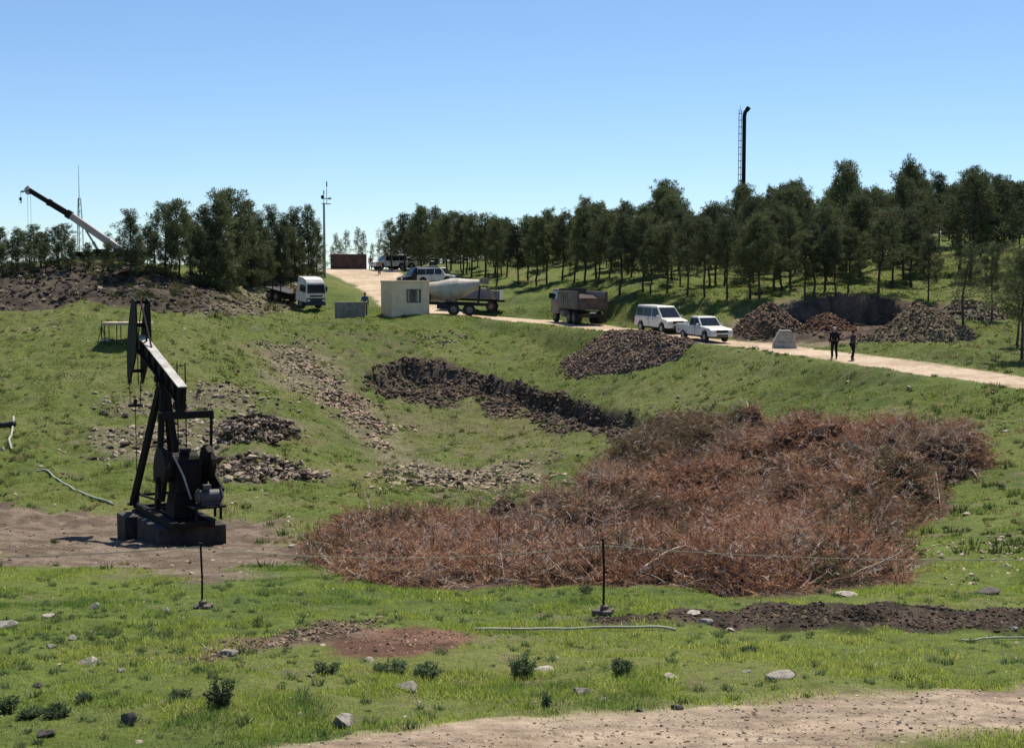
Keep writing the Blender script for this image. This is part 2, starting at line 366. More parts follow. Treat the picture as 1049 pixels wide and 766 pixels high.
M['motor']=mat('grey_motor',(.085,.085,.09),.6,.1,var=.3,scale=4)
M['soil']=mat('dark_soil_load',(.07,.05,.04),.95,var=.4,scale=6,bump=.8)
M['khakiload']=mat('pale_khaki',(.3,.26,.2),.9,var=.3,scale=3)
# ---------------------------------------------------------------- ground mesh and colours
def mix(a,b,t): return a+(np.asarray(b)-a)*t[...,None]
def ground_col(X,Y,z):
    n1=fbm(X,Y,9.,31); n2=fbm(X,Y,2.2,32); n3=fbm(X,Y,.6,33,3); n4=fbm(X,Y,28.,34,2)
    c=np.zeros(X.shape+(3,))+np.array([.118,.155,.033])
    c=mix(c,[.155,.17,.052],sstep(.0,.3,n1*.9+n2*.5+.06))          # drier grass
    c=mix(c,[.07,.105,.025],sstep(.02,.3,-n1+n2*.6)*.85)           # lush grass
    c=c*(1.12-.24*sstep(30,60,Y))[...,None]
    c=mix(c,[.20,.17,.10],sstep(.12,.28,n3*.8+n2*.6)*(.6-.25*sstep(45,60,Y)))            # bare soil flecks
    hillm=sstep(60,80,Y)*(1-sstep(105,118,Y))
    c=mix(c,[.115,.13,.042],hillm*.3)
    c=mix(c,[.19,.17,.075],z['dry']*sstep(-.2,.25,n2)*.6)
    def zz(c,k,a,b,s=1.):
        t=sstep(-.25,.25,n2*.6+n3)[...,None]
        return mix(c,np.array(a)*(1-t)+np.array(b)*t,np.clip(z[k]*s,0,1))
    c=zz(c,'earth',[.11,.09,.055],[.16,.135,.085],.55)
    c=zz(c,'scree',[.18,.14,.10],[.25,.21,.155],.8)
    c=zz(c,'rock',[.12,.10,.07],[.2,.17,.12],.65)
    c=zz(c,'bank',[.04,.032,.024],[.10,.08,.058])
    c=zz(c,'bank2',[.12,.105,.06],[.20,.18,.11],.8)
    c=zz(c,'slip',[.055,.042,.034],[.11,.085,.066])
    c=zz(c,'pump',[.125,.088,.066],[.23,.175,.135],.95)
    c=zz(c,'red',[.13,.07,.045],[.23,.125,.085])
    c=zz(c,'strip',[.08,.055,.04],[.2,.14,.10],.9)
    c=zz(c,'ridge',[.045,.034,.026],[.11,.08,.06])
    c=zz(c,'rdirt',[.16,.12,.09],[.26,.21,.15],.7)
    c=zz(c,'wall',[.07,.05,.036],[.15,.11,.08]); c=zz(c,'pit',[.06,.043,.032],[.14,.10,.07])
    c=zz(c,'brush',[.09,.06,.045],[.14,.095,.07])
    wl=wline(X,Y,ROAD)
    t=sstep(-.2,.25,n2+n3*.6)[...,None]
    c=mix(c,np.array([.44,.34,.235])*(1-t)+np.array([.58,.46,.335])*t,z['road'])
    # the near track: wheel lines pale, crown browner
    d=sd(X,Y,Z_TRACK)
    tr=np.array([.36,.265,.185])*(1-t)+np.array([.52,.405,.295])*t
    tr=tr*(1+.13*np.sin(d*3.2+n1*2)+.5*fbm(X*.25+Y*.02,Y*3,.5,44,3))[...,None]
    c=mix(c,tr,z['track'])
    return np.clip(c,0,1)
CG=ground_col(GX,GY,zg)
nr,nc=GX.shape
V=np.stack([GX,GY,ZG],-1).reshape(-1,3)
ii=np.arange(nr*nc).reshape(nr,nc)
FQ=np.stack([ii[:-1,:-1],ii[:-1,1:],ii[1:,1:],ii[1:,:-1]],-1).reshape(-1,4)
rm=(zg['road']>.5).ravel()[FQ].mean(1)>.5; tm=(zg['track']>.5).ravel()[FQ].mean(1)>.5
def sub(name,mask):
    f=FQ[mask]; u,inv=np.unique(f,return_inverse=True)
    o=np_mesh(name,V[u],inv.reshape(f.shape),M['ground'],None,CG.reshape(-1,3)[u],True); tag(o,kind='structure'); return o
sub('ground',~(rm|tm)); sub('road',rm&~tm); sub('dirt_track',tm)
# ---------------------------------------------------------------- grass and low growth
def inpoly(n,pl,soft=.0,nz=0.,seed=0):
    """n random points in a polygon with noisy edge"""
    lo=pl.min(0)-1; hi=pl.max(0)+1; XS=[];YS=[];c=0
    while c<n:
        X=lo[0]+(hi[0]-lo[0])*rng.random(4*n); Y=lo[1]+(hi[1]-lo[1])*rng.random(4*n)
        s=sd(X,Y,pl)+fbm(X,Y,3,seed+71)*nz+(rng.random(4*n)**3)*soft*2-0
        k=s<0
        if not k.any(): break
        XS.append(X[k]);YS.append(Y[k]); c+=k.sum()
    return np.concatenate(XS)[:n],np.concatenate(YS)[:n]
def scat(n,poly_uv=None,y0=13,y1=110,u=.41,pw=1.0):
    """random ground points, density falling with distance"""
    t=rng.random(n); 
    k=2-pw
    Y=(y0**k+(y1**k-y0**k)*t)**(1/k) if abs(k)>.01 else y0*(y1/y0)**t
    X=(rng.random(n)*2-1)*u*Y
    return X,Y
def blades(X,Y,h,w,spread,C,lean=1.0,zoff=-.02):
    n=len(X); Zb=zt(X,Y)+zoff
    a=rng.random(n)*6.283; ln=(rng.random(n)**1.2)*lean*h
    b=rng.random(n)*6.283
    ox,oy=np.cos(a)*w/2,np.sin(a)*w/2
    V=np.empty((n,3,3)); V[:,0]=np.stack([X-ox,Y-oy,Zb],1); V[:,1]=np.stack([X+ox,Y+oy,Zb],1)
    V[:,2]=np.stack([X+np.cos(b)*ln,Y+np.sin(b)*ln,Zb+h],1)
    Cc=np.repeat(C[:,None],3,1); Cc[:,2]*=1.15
    return V.reshape(-1,3),np.arange(3*n).reshape(n,3),Cc.reshape(-1,3)
def grass_ok(X,Y,thr=.5):
    z=zones(X,Y)
    bad=np.maximum.reduce([z['road'],z['track']*1.1,z['pump']*.93,z['red'],z['strip']*.8,z['ridge']*.93,z['scree']*.6,z['rock']*.8,z['bank'],z['bank2']*.6,z['slip']*.9,z['earth']*.5,z['pit'],z['wall'],z['rdirt']*.8,z['brush']])
    return rng.random(len(X))>bad*1.05,z
def tuft_field(name,n,y0,y1,pw,hh,ww,label,tall=1.):
    X,Y=scat(n,y0=y0,y1=y1,pw=pw)
    X=X+0; ok,z=grass_ok(X,Y); X,Y=X[ok],Y[ok]
    clump=sstep(-.15,.3,fbm(X,Y,.9,51,3)); pat=fbm(X,Y,5.,52)
    keep=rng.random(len(X))<.35+.65*clump; X,Y,clump,pat=X[keep],Y[keep],clump[keep],pat[keep]
    m=len(X); s=hh(Y)*(.45+.9*rng.random(m))*(.6+.8*clump)
    base=np.array([.215,.27,.045])+np.zeros((m,3))
    base=mix(base,[.30,.31,.075],sstep(-.05,.3,pat)*.8)
    base=mix(base,[.38,.35,.17],(rng.random(m)<.10).astype(float)*.8)
    base=mix(base,[.085,.14,.035],sstep(.02,.3,-pat+fbm(X,Y,.7,53,2)*.8)*.8)
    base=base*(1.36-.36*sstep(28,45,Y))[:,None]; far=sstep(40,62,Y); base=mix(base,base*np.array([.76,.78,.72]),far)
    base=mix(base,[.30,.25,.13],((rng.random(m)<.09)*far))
    base*= (.65+.7*rng.random(m))[:,None]
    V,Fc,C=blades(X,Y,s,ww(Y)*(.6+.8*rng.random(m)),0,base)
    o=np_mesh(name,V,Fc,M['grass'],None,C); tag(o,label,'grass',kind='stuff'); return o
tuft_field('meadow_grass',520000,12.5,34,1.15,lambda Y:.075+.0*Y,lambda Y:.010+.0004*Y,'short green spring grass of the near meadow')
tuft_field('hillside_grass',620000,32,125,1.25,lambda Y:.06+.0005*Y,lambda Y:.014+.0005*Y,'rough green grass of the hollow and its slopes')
# pale seed heads and small yellow flowers in the near meadow
X,Y=scat(9000,y0=14,y1=27,pw=1.2); ok,_=grass_ok(X,Y); X,Y=X[ok],Y[ok]
k=rng.random(len(X))<sstep(.0,.22,fbm(X,Y,2.6,61))*.9+.04; X,Y=X[k],Y[k]; m=len(X)
Zs=zt(X,Y)+.05+.07*rng.random(m); a=rng.random(m)*6.28; r=.009+.008*rng.random(m)
V=np.empty((m,4,3))
for q in range(4):
    t=a+q*math.pi/2; V[:,q]=np.stack([X+np.cos(t)*r,Y+np.sin(t)*r*.6,Zs+np.sin(t)*r*.9],1)
C=np.where(rng.random(m)[:,None]<.6,np.array([[.5,.5,.12]]),np.array([[.5,.52,.36]]))
tag(np_mesh('wildflowers',V.reshape(-1,3),np.arange(4*m).reshape(m,4),M['grass'],None,np.repeat(C,4,0)),'tiny yellow and cream flower heads in the near grass','flowers',kind='stuff')
# tussocks over the hollow and its slopes
X,Y=scat(9000,y0=33,y1=112,pw=.3); ok,_=grass_ok(X,Y); X,Y=X[ok],Y[ok]; k=rng.random(len(X))<.25+.75*sstep(-.05,.2,fbm(X,Y,6.,57)); X,Y=X[k],Y[k]
m=len(X); nn=26; r0=(.06+.22*rng.random(m)**2.5)[:,None]; a=rng.random((m,nn))*6.283; rr=np.sqrt(rng.random((m,nn)))*r0
cc_=np.where(rng.random((m,1,1))<.2,np.array([.24,.20,.10]),np.array([.07,.10,.03]))*(.7+.7*rng.random((m,1,1))); cc_=np.broadcast_to(cc_*(.75+.5*rng.random((m,nn,1))),(m,nn,3))
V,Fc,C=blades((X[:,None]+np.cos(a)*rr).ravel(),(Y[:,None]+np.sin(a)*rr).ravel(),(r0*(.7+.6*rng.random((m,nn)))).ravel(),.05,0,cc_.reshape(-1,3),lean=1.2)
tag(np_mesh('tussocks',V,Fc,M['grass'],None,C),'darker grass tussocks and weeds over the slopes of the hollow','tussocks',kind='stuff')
X,Y=inpoly(1500,np.concatenate([Z_BANK[:4],Z_BANK2[1:4],Z_BANK[5:]]),1,4); k=rng.random(len(X))<sstep(-.1,.2,fbm(X,Y,3.,58)); X,Y=X[k],Y[k]; m=len(X); nn=44
r0=(.12+.5*rng.random(m)**3)[:,None]; a=rng.random((m,nn))*6.283; rr=np.sqrt(rng.random((m,nn)))*r0
cc_=np.where(rng.random((m,1,1))<.3,np.array([.17,.15,.08]),np.array([.05,.06,.026]))*(.7+.6*rng.random((m,1,1))); cc_=np.broadcast_to(cc_*(.7+.6*rng.random((m,nn,1))),(m,nn,3))
V,Fc,C=blades((X[:,None]+np.cos(a)*rr).ravel(),(Y[:,None]+np.sin(a)*rr).ravel(),(r0*(.6+.7*rng.random((m,nn)))).ravel(),.07,0,cc_.reshape(-1,3),lean=1.3)
tag(np_mesh('scrub',V,Fc,M['grass'],None,C),'dull olive and straw scrub over the tipped bank at the left','scrub',kind='stuff')
# dry stalks in the near meadow
X,Y=scat(5200,y0=13.5,y1=32,pw=1.0); ok,_=grass_ok(X,Y); X,Y=X[ok],Y[ok]; m=len(X)
cc_=np.array([.42,.36,.2])*(.6+.6*rng.random((m,1)))
V,Fc,C=blades(X,Y,.10+.14*rng.random(m)**2,.008,0,cc_,lean=.7)
tag(np_mesh('dry_stalks',V,Fc,M['grass'],None,C),'thin dry straw stalks standing in the near grass','dry stalks',kind='stuff')
# low leafy herbs among the near grass
X,Y=scat(900,y0=14,y1=30,pw=.8); g_=np.array([[ground(110,655).x,ground(110,655).y]])
X=np.concatenate([X,g_[0,0]+rng.normal(0,2.6,420)]); Y=np.concatenate([Y,g_[0,1]+rng.normal(0,1.7,420)]); k=Y>13.5; X,Y=X[k],Y[k]
ok,_=grass_ok(X,Y); X,Y=X[ok],Y[ok]; m=len(X); nn=34
r0=(.03+.07*rng.random(m)**2)[:,None]; a=rng.random((m,nn))*6.283; rr=np.sqrt(rng.random((m,nn)))*r0; hx_=X[:,None]+np.cos(a)*rr; hy_=Y[:,None]+np.sin(a)*rr
cc_=np.array([.07,.115,.04])+rng.random((m,1,1))*np.array([.07,.07,.035]); cc_=np.broadcast_to(cc_*(.75+.5*rng.random((m,nn,1))),(m,nn,3))
V,Fc,C=blades(hx_.ravel(),hy_.ravel(),(r0*(.9+.7*rng.random((m,nn)))).ravel(),.022,0,cc_.reshape(-1,3),lean=1.3)
tag(np_mesh('meadow_herbs',V,Fc,M['grass'],None,C),'low dark leafy herbs dotted through the near grass','herbs',kind='stuff')
# ---------------------------------------------------------------- stones
def ico(sub):
    import bmesh
    bm=bmesh.new(); bmesh.ops.create_icosphere(bm,subdivisions=sub,radius=1)
    v=np.array([p.co[:] for p in bm.verts]); f=np.array([[q.index for q in p.verts] for p in bm.faces]); bm.free(); return v,f
def rock_proto(sub,seed,cuts=7,rough=.06):
    v,f=ico(sub); r=np.random.default_rng(seed); v=v.copy()
    for _ in range(cuts):
        nn=r.normal(size=3); nn/=np.linalg.norm(nn); d=.35+.4*r.random(); h=v@nn
        v-=np.maximum(h-d,0)[:,None]*nn
    v*=(1+r.normal(size=(len(v),1))*rough); return v,f
RP=[rock_proto(1,s,5,.12) for s in range(6)]
def rocks(name,X,Y,S,C,label,kind='stuff',cat='rubble',sink=.42,zextra=None,flat=.6,parent=None):
    n=len(X); Vs=[];Fs=[];Cs=[];off=0; C=C*np.array([1.10,1.03,.92])
    Zb=zt(X,Y)+(0 if zextra is None else zextra)
    pid=rng.integers(0,6,n)
    for p in range(6):
        k=np.nonzero(pid==p)[0]
        if len(k)==0: continue
        v,f=RP[p]; m=len(k)
        sc=S[k,None]*(.7+.6*rng.random((m,3))); sc[:,2]*=flat+.3*rng.random(m)
        th=rng.random(m)*6.283; tx=(rng.random(m)-.5)*1.2
        P=v[None]*sc[:,None]
        y=P[...,1]*np.cos(tx)[:,None]-P[...,2]*np.sin(tx)[:,None]; zz=P[...,1]*np.sin(tx)[:,None]+P[...,2]*np.cos(tx)[:,None]
        x=P[...,0]*np.cos(th)[:,None]-y*np.sin(th)[:,None]; y2=P[...,0]*np.sin(th)[:,None]+y*np.cos(th)[:,None]
        W=np.stack([x+X[k,None],y2+Y[k,None],zz+(Zb[k]+S[k]*(.5-sink)*flat)[:,None]],-1)
        Vs.append(W.reshape(-1,3)); Fs.append((f[None]+(np.arange(m)*len(v))[:,None,None]+off).reshape(-1,3)); off+=m*len(v)
        Cs.append(np.repeat(C[k],len(v),0))
    o=np_mesh(name,np.concatenate(Vs),np.concatenate(Fs),M['stone'],parent,np.concatenate(Cs))
    return tag(o,label,cat,kind=kind)
def cols3(n,a,b,dark=0.,dk=(.05,.04,.035)):
    t=rng.random((n,1)); c=np.array(a)*(1-t)+np.array(b)*t
    if dark: c=np.where(rng.random((n,1))<dark,np.array(dk),c)
    return c
X,Y=inpoly(3000,Z_SCREE,2.5,9); S=.035+.17*rng.random(len(X))**2.5
rocks('scree',X,Y,S,cols3(len(X),[.26,.20,.15],[.46,.39,.31],.2),'band of loose pinkish stones running down the middle of the hollow')
# a denser spine of the same scree
X,Y=inpoly(1500,poly([(310,375),(330,400),(360,430),(385,470),(410,478),(400,440),(370,405),(332,378)]),2.2,5); S=.05+.19*rng.random(len(X))**2
rocks('scree_spine',X,Y,S,cols3(len(X),[.24,.18,.14],[.44,.36,.29],.3),'thickest line of tumbled stones along the dry gully','stuff')
X,Y=inpoly(900,poly([(395,488),(420,475),(480,482),(545,470),(552,478),(480,500),(430,500)]),2,4); S=.06+.20*rng.random(len(X))**2
rocks('scree_foot',X,Y,S,cols3(len(X),[.13,.11,.08],[.32,.28,.22],.3),'low rib of grey stones at the foot of the green bowl')
X,Y=inpoly(950,Z_ROCK1,2.4,7); S=.04+.24*rng.random(len(X))**3
rocks('rubble_bed',X,Y,S,cols3(len(X),[.22,.18,.15],[.46,.4,.33],.35),'spread of broken stones in the grass behind the pumpjack')
X,Y=inpoly(750,poly([(222,440),(250,428),(292,432),(302,448),(285,460),(235,456)]),1.4,4); S=.06+.26*rng.random(len(X))**3
rocks('stone_pile',X,Y,S,cols3(len(X),[.10,.085,.075],[.34,.29,.24],.5),'low dark pile of stones right of the pumpjack, the upper one',zextra=rng.random(len(X))*.55)
X,Y=inpoly(900,Z_ROCK2,1.8,5); S=.05+.26*rng.random(len(X))**3
rocks('stone_pile',X,Y,S,cols3(len(X),[.16,.13,.11],[.40,.34,.27],.35),'long pale pile of stones right of the pumpjack, the lower one',zextra=rng.random(len(X))*.25)
X,Y=inpoly(500,Z_ROCK3,1.5,5); S=.07+.2*rng.random(len(X))**2.5
rocks('stone_scatter',X,Y,S,cols3(len(X),[.18,.15,.12],[.36,.31,.25],.3),'thin scatter of stones on the slope above the pumpjack piles')
X,Y=inpoly(7500,Z_BANK,1.5,4); S=.03+.30*rng.random(len(X))**5
rocks('bank_rubble',X,Y,S,cols3(len(X),[.05,.045,.036],[.24,.215,.18],.6),'grey rubble tipped down the bank under the crane')
X,Y=inpoly(1500,Z_BANK2,2,4); S=.05+.2*rng.random(len(X))**3
rocks('bank_stones',X,Y,S,cols3(len(X),[.16,.14,.09],[.32,.29,.22],.3),'brown stones on the bank left of the white truck')
# landslip clods
X=RIM[0,0]+(RIM[-1,0]-RIM[0,0])*rng.random(34000); Y=np.interp(X,RIM[:,0],RIM[:,1])-rng.random(34000)*9+.5
z=zones(X,Y); k=rng.random(len(X))<z['slip']*(.3+1.3*sstep(-.1,.2,fbm(X,Y,2.,55)))*.6; X,Y=X[k],Y[k]; S=.04+.20*rng.random(len(X))**2.5
rocks('landslip_clods',X,Y,S,cols3(len(X),[.055,.043,.034],[.19,.15,.115],.3),'dark clods of earth along the landslip below the road')
X,Y=inpoly(170,poly([(418,352),(425,340),(470,338),(475,350),(440,356)]),2,3); S=.05+.15*rng.random(len(X))**2
rocks('stone_patch',X,Y,S,cols3(len(X),[.15,.12,.10],[.36,.3,.25],.3),'small patch of stones in the grass below the cream booth')
X,Y=inpoly(420,poly([(262,362),(300,345),(345,350),(340,365),(300,372)]),3,6); S=.04+.15*rng.random(len(X))**2
rocks('stone_patch',X,Y,S,cols3(len(X),[.18,.16,.13],[.36,.32,.27],.3),'grey stone patch high on the slope left of the scree')
X,Y=inpoly(5000,PITP,2.2,1.5); s_=sd(X,Y,PITP); k=s_>-1.6; X,Y=X[k],Y[k]; S=.03+.22*rng.random(len(X))**4
rocks('bank_clods',X,Y,S,cols3(len(X),[.06,.045,.033],[.19,.14,.10],.3),'dark earth clods on the cut face of the dug bank')
X,Y=inpoly(5200,Z_RIDGE,.3,1.2); z=zones(X,Y); k=z['ridge']>.4; X,Y=X[k],Y[k]; S=.012+.055*rng.random(len(X))**3
rocks('earth_clods',X,Y,S,cols3(len(X),[.04,.03,.022],[.14,.105,.08],.3),'dark turned clods along the low earth ridge in the meadow')
X,Y=inpoly(1500,Z_STRIP,.3,.8); S=.012+.05*rng.random(len(X))**3
rocks('soil_crumbs',X,Y,S,cols3(len(X),[.10,.065,.05],[.34,.27,.21],.4),'crumbs of brown soil and stone chips on the bare strip')
X,Y=inpoly(900,Z_RED,.2,.6); S=.008+.03*rng.random(len(X))**3
rocks('soil_crumbs',X,Y,S,cols3(len(X),[.14,.08,.055],[.40,.30,.23],.3),'crumbs of red soil on the bare red patch')
X,Y=inpoly(9000,Z_TRACK,.3,.6); k=(Y<30)&(np.abs(X/Y)<.42); X,Y=X[k],Y[k]; S=.005+.028*rng.random(len(X))**4
rocks('track_gravel',X,Y,S,cols3(len(X),[.22,.17,.13],[.50,.43,.35],.2,(.12,.1,.085)),'loose gravel on the near dirt track')
X,Y=inpoly(1800,Z_PUMP,.5,3); S=.012+.07*rng.random(len(X))**5
rocks('yard_stones',X,Y,S,cols3(len(X),[.2,.15,.12],[.45,.38,.31],.2),'small stones on the bare ground round the pumpjack')
# small stones all over the grass
X,Y=scat(1500,y0=34,y1=108,pw=.4); ok,_=grass_ok(X,Y); X,Y=X[ok],Y[ok]; S=.04+.14*rng.random(len(X))**3
rocks('field_stones',X,Y,S,cols3(len(X),[.2,.17,.14],[.48,.44,.38],.2),'odd small stones dotted through the grass of the hollow')
X,Y=scat(420,y0=14,y1=30,pw=.7); ok,_=grass_ok(X,Y); X,Y=X[ok],Y[ok]; S=.012+.04*rng.random(len(X))**3
rocks('field_stones',X,Y,S,cols3(len(X),[.25,.22,.18],[.5,.46,.4],.1),'odd pebbles dotted through the near meadow')
X,Y=inpoly(330,poly([(940,560),(1049,545),(1060,590),(960,600)]),.5,1); S=.02+.09*rng.random(len(X))**3
rocks('field_stones',X,Y,S,cols3(len(X),[.2,.17,.13],[.45,.4,.33],.2),'scatter of small stones right of the brush pile')
# heaps: mound + stones on it, each ONE object
def heap(name,pxc,pyc,rx,ry,h,n,smin,smax,a,b,dark,label,cat='rubble heap',pk=1.,seed=0,d=None,ends=None):
    c=ground(pxc,pyc) if d is None else gd(pxc,d); ang=0
    if ends:
        e0=ground(*ends[0]); e1=ground(*ends[1]); c=(e0+e1)/2; ang=math.atan2(e1.y-e0.y,e1.x-e0.x); rx=math.hypot(e1.x-e0.x,e1.y-e0.y)/2; print('heap',rx,ang)
    ca_,sa_=math.cos(ang),math.sin(ang)
    m=46; g=np.linspace(-1.25,1.25,m); U,Vv=np.meshgrid(g,g)
    X=c.x+U*rx*ca_-Vv*ry*sa_; Y=c.y+U*rx*sa_+Vv*ry*ca_
    def hh(U,Vv,X,Y):
        r=np.hypot(U,Vv)*(1+fbm(X,Y,2.2,seed+80)*.8)
        return h*np.clip(1-r,0,1)**pk*(1+fbm(X,Y,1.3,seed+81)*.5)-.12*(r>1)
    Zh=zt(X,Y)+hh(U,Vv,X,Y)-.1
    V=np.stack([X,Y,Zh],-1).reshape(-1,3); ii=np.arange(m*m).reshape(m,m)
    Fq=np.stack([ii[:-1,:-1],ii[:-1,1:],ii[1:,1:],ii[1:,:-1]],-1).reshape(-1,4)
    FT=np.concatenate([Fq[:,[0,1,2]],Fq[:,[0,2,3]]])
    t=rng.random((len(V),1)); Cm=np.array(a)*.6*(1-t)+np.array(b)*.5*t
    rr=np.sqrt(rng.random(n))*1.02; th=rng.random(n)*6.283; uu=rr*np.cos(th); vv=rr*np.sin(th)
    Xs=c.x+uu*rx*ca_-vv*ry*sa_; Ys=c.y+uu*rx*sa_+vv*ry*ca_; Ss=smin+(smax-smin)*rng.random(n)**2.5
    tmp=rocks(name,Xs,Ys,Ss,cols3(n,a,b,dark),label,zextra=np.clip(hh(uu,vv,Xs,Ys),0,9)-.05,kind='stuff',cat=cat)
    me=tmp.data; v0=np.empty(len(me.vertices)*3,np.float32); me.vertices.foreach_get('co',v0); v0=v0.reshape(-1,3)
    f0=np.empty(len(me.loops),np.int32); me.loops.foreach_get('vertex_index',f0); f0=f0.reshape(-1,3)
    c0=np.empty(len(v0)*4,np.float32); me.color_attributes['Col'].data.foreach_get('color',c0); c0=c0.reshape(-1,4)[:,:3]
    bpy.data.objects.remove(tmp); bpy.data.meshes.remove(me)
    o=np_mesh(name,np.concatenate([V,v0]),np.concatenate([FT,f0+len(V)]),M['stone'],None,np.concatenate([Cm,c0]))
    return tag(o,label,cat)
heap('rubble_heap',641,366,5.1,3.0,1.05,5600,.03,.14,[.11,.08,.065],[.34,.255,.205],.25,'broad heap of purple brown rubble on the near road verge',pk=.7,seed=1,ends=((578,368),(701,362)))
heap('rubble_heap',790,345,2.6,3.0,1.75,2300,.03,.16,[.11,.075,.055],[.27,.20,.15],.3,'brown rubble heap between the white pickup and the grey block',pk=.9,seed=2,d=97)
heap('rubble_heap',848,345,2.3,2.4,1.25,1400,.035,.15,[.10,.055,.04],[.24,.14,.105],.25,'low reddish rubble heap in the mouth of the dug bank',pk=.9,seed=5,d=97)
heap('rubble_heap',938,352,3.6,4.2,2.35,4600,.025,.14,[.15,.12,.08],[.31,.26,.18],.3,'tall pointed grey heap of spoil right of the two walkers',pk=1.15,seed=3,d=88)
heap('rubble_heap',985,335,4.0,3.2,1.2,1900,.035,.18,[.12,.10,.07],[.27,.23,.17],.35,'low spoil heap under the pines at the right end of the dug bank',pk=.9,seed=4,d=95)
# mound of earth on the ridge
heap('earth_mound',886,632,.42,.5,.22,420,.012,.05,[.03,.022,.017],[.08,.06,.045],.3,'little dark mound on top of the low earth ridge',cat='earth mound',seed=9)
# ---------------------------------------------------------------- brush pile
_lx,_ly=inpoly(230,BRUSH,.0,1.)
LUMPS=[(float(a),float(b),.7+1.5*random.random()**1.5,.45+1.15*random.random(),random.uniform(0,3.14)) for a,b in zip(_lx,_ly)]
def brush_h(X,Y):
    s=-sd(X,Y,BRUSH)-fbm(X,Y,2.4,98)*1.6; e=sstep(-.2,1.6,s)
    u=1-sstep(-1.,3.5,sd(X,Y,BRUSHTOP))
    b=np.zeros(np.shape(X))
    for cx,cy,cr,ch,ca in LUMPS:
        dx=X-cx; dy=Y-cy; p=(dx*math.cos(ca)+dy*math.sin(ca))/1.35; q=-dx*math.sin(ca)+dy*math.cos(ca)
        b=np.maximum(b,ch*np.sqrt(np.clip(1-(p*p+q*q)/cr**2,0,1)))
    b=b*(.36+.91*sstep(37,47,Y))
    return e*(.15+.2*u+.9*b+.7*fbm(X,Y,.9,92,3))+(-.25)*(s<-.1)
lo=BRUSH.min(0)-1.2; hi=BRUSH.max(0)+1.2
gx=np.arange(lo[0],hi[0],.16); gy=np.arange(lo[1],hi[1],.16); BX,BY=np.meshgrid(gx,gy)
BZ=zt(BX,BY)+brush_h(BX,BY)-.12
m0,m1=BX.shape; V0=np.stack([BX,BY,BZ],-1).reshape(-1,3); ii=np.arange(m0*m1).reshape(m0,m1)
F0=np.stack([ii[:-1,:-1],ii[:-1,1:],ii[1:,1:],ii[1:,:-1]],-1).reshape(-1,4); F0=np.concatenate([F0[:,[0,1,2]],F0[:,[0,2,3]]])
inside=((-sd(BX,BY,BRUSH)-fbm(BX,BY,2.4,98)*1.6)>.05).ravel()&(sd(BX,BY,BRUSH)<.1).ravel(); F0=F0[inside[F0].all(1)]
C0=np.array([.055,.033,.025])+np.zeros((len(V0),3))
def brush_color(X,Y,m):
    t=rng.random((m,1)); c=np.array([.35,.17,.095])*(1-t)+np.array([.50,.32,.21])*t
    c=mix(c,[.36,.29,.225],sstep(.02,.22,fbm(X,Y,1.7,95))*.7); c=mix(c,[.20,.10,.065],sstep(.03,.2,fbm(X,Y,2.1,96))*.7)
    gr=fbm(X,Y,2.4,93); g2=1-sstep(-1,3,sd(X,Y,BRUSHTOP)+fbm(X,Y,2,94)*5)
    c=mix(c,[.22,.165,.095],g2*.8)
    c=mix(c,[.12,.115,.055],(rng.random(m)<.6*sstep(.02,.22,gr)+.30*g2).astype(float)*.85)
    c=mix(c,[.10,.06,.045],(rng.random(m)<.12).astype(float))
    c=mix(c,[.55,.44,.36],(rng.random(m)<.10).astype(float))
    return c*(.72+.55*rng.random((m,1)))
NF=46000; NN=17
X,Y=inpoly(NF,BRUSH,.0,0.); k=((-sd(X,Y,BRUSH)-fbm(X,Y,2.4,98)*1.6)>-.05)&(rng.random(NF)>.88*sstep(.06,.2,fbm(X,Y,1.5,97))); X,Y=X[k],Y[k]; NF=len(X); h=brush_h(X,Y); 
Zb=zt(X,Y)+h-.10+.25*rng.random(NF)**2
az=rng.random(NF)*6.283+0; el=rng.normal(.18,.45,NF)
D=np.stack([np.cos(az)*np.cos(el),np.sin(az)*np.cos(el),np.sin(el)],1)
L=.30+.55*rng.random(NF); FC=brush_color(X,Y,NF)
base=np.stack([X,Y,Zb],1)
t=rng.random((NF,NN)); t[:,0]=0
P0=base[:,None]+D[:,None]*(L[:,None]*t)[...,None]
nd=D[:,None]*.75+rng.normal(0,.55,(NF,NN,3)); nd/=np.linalg.norm(nd,axis=-1,keepdims=True)
nl=.07+.13*rng.random((NF,NN)); nd[:,0]=D; nl[:,0]=L
sw=np.cross(nd,rng.normal(size=(NF,NN,3))); sw/=np.linalg.norm(sw,axis=-1,keepdims=True)+1e-9
wd=np.where(np.arange(NN)==0,.012,.013)[None,:,None]
VT=np.stack([P0-sw*wd,P0+sw*wd,P0+nd*nl[...,None]],2).reshape(-1,3)
CT=np.repeat(np.repeat(FC[:,None],NN,1)*(.8+.4*rng.random((NF,NN,1))),3,1).reshape(-1,3)
FT=np.arange(len(VT)).reshape(-1,3)
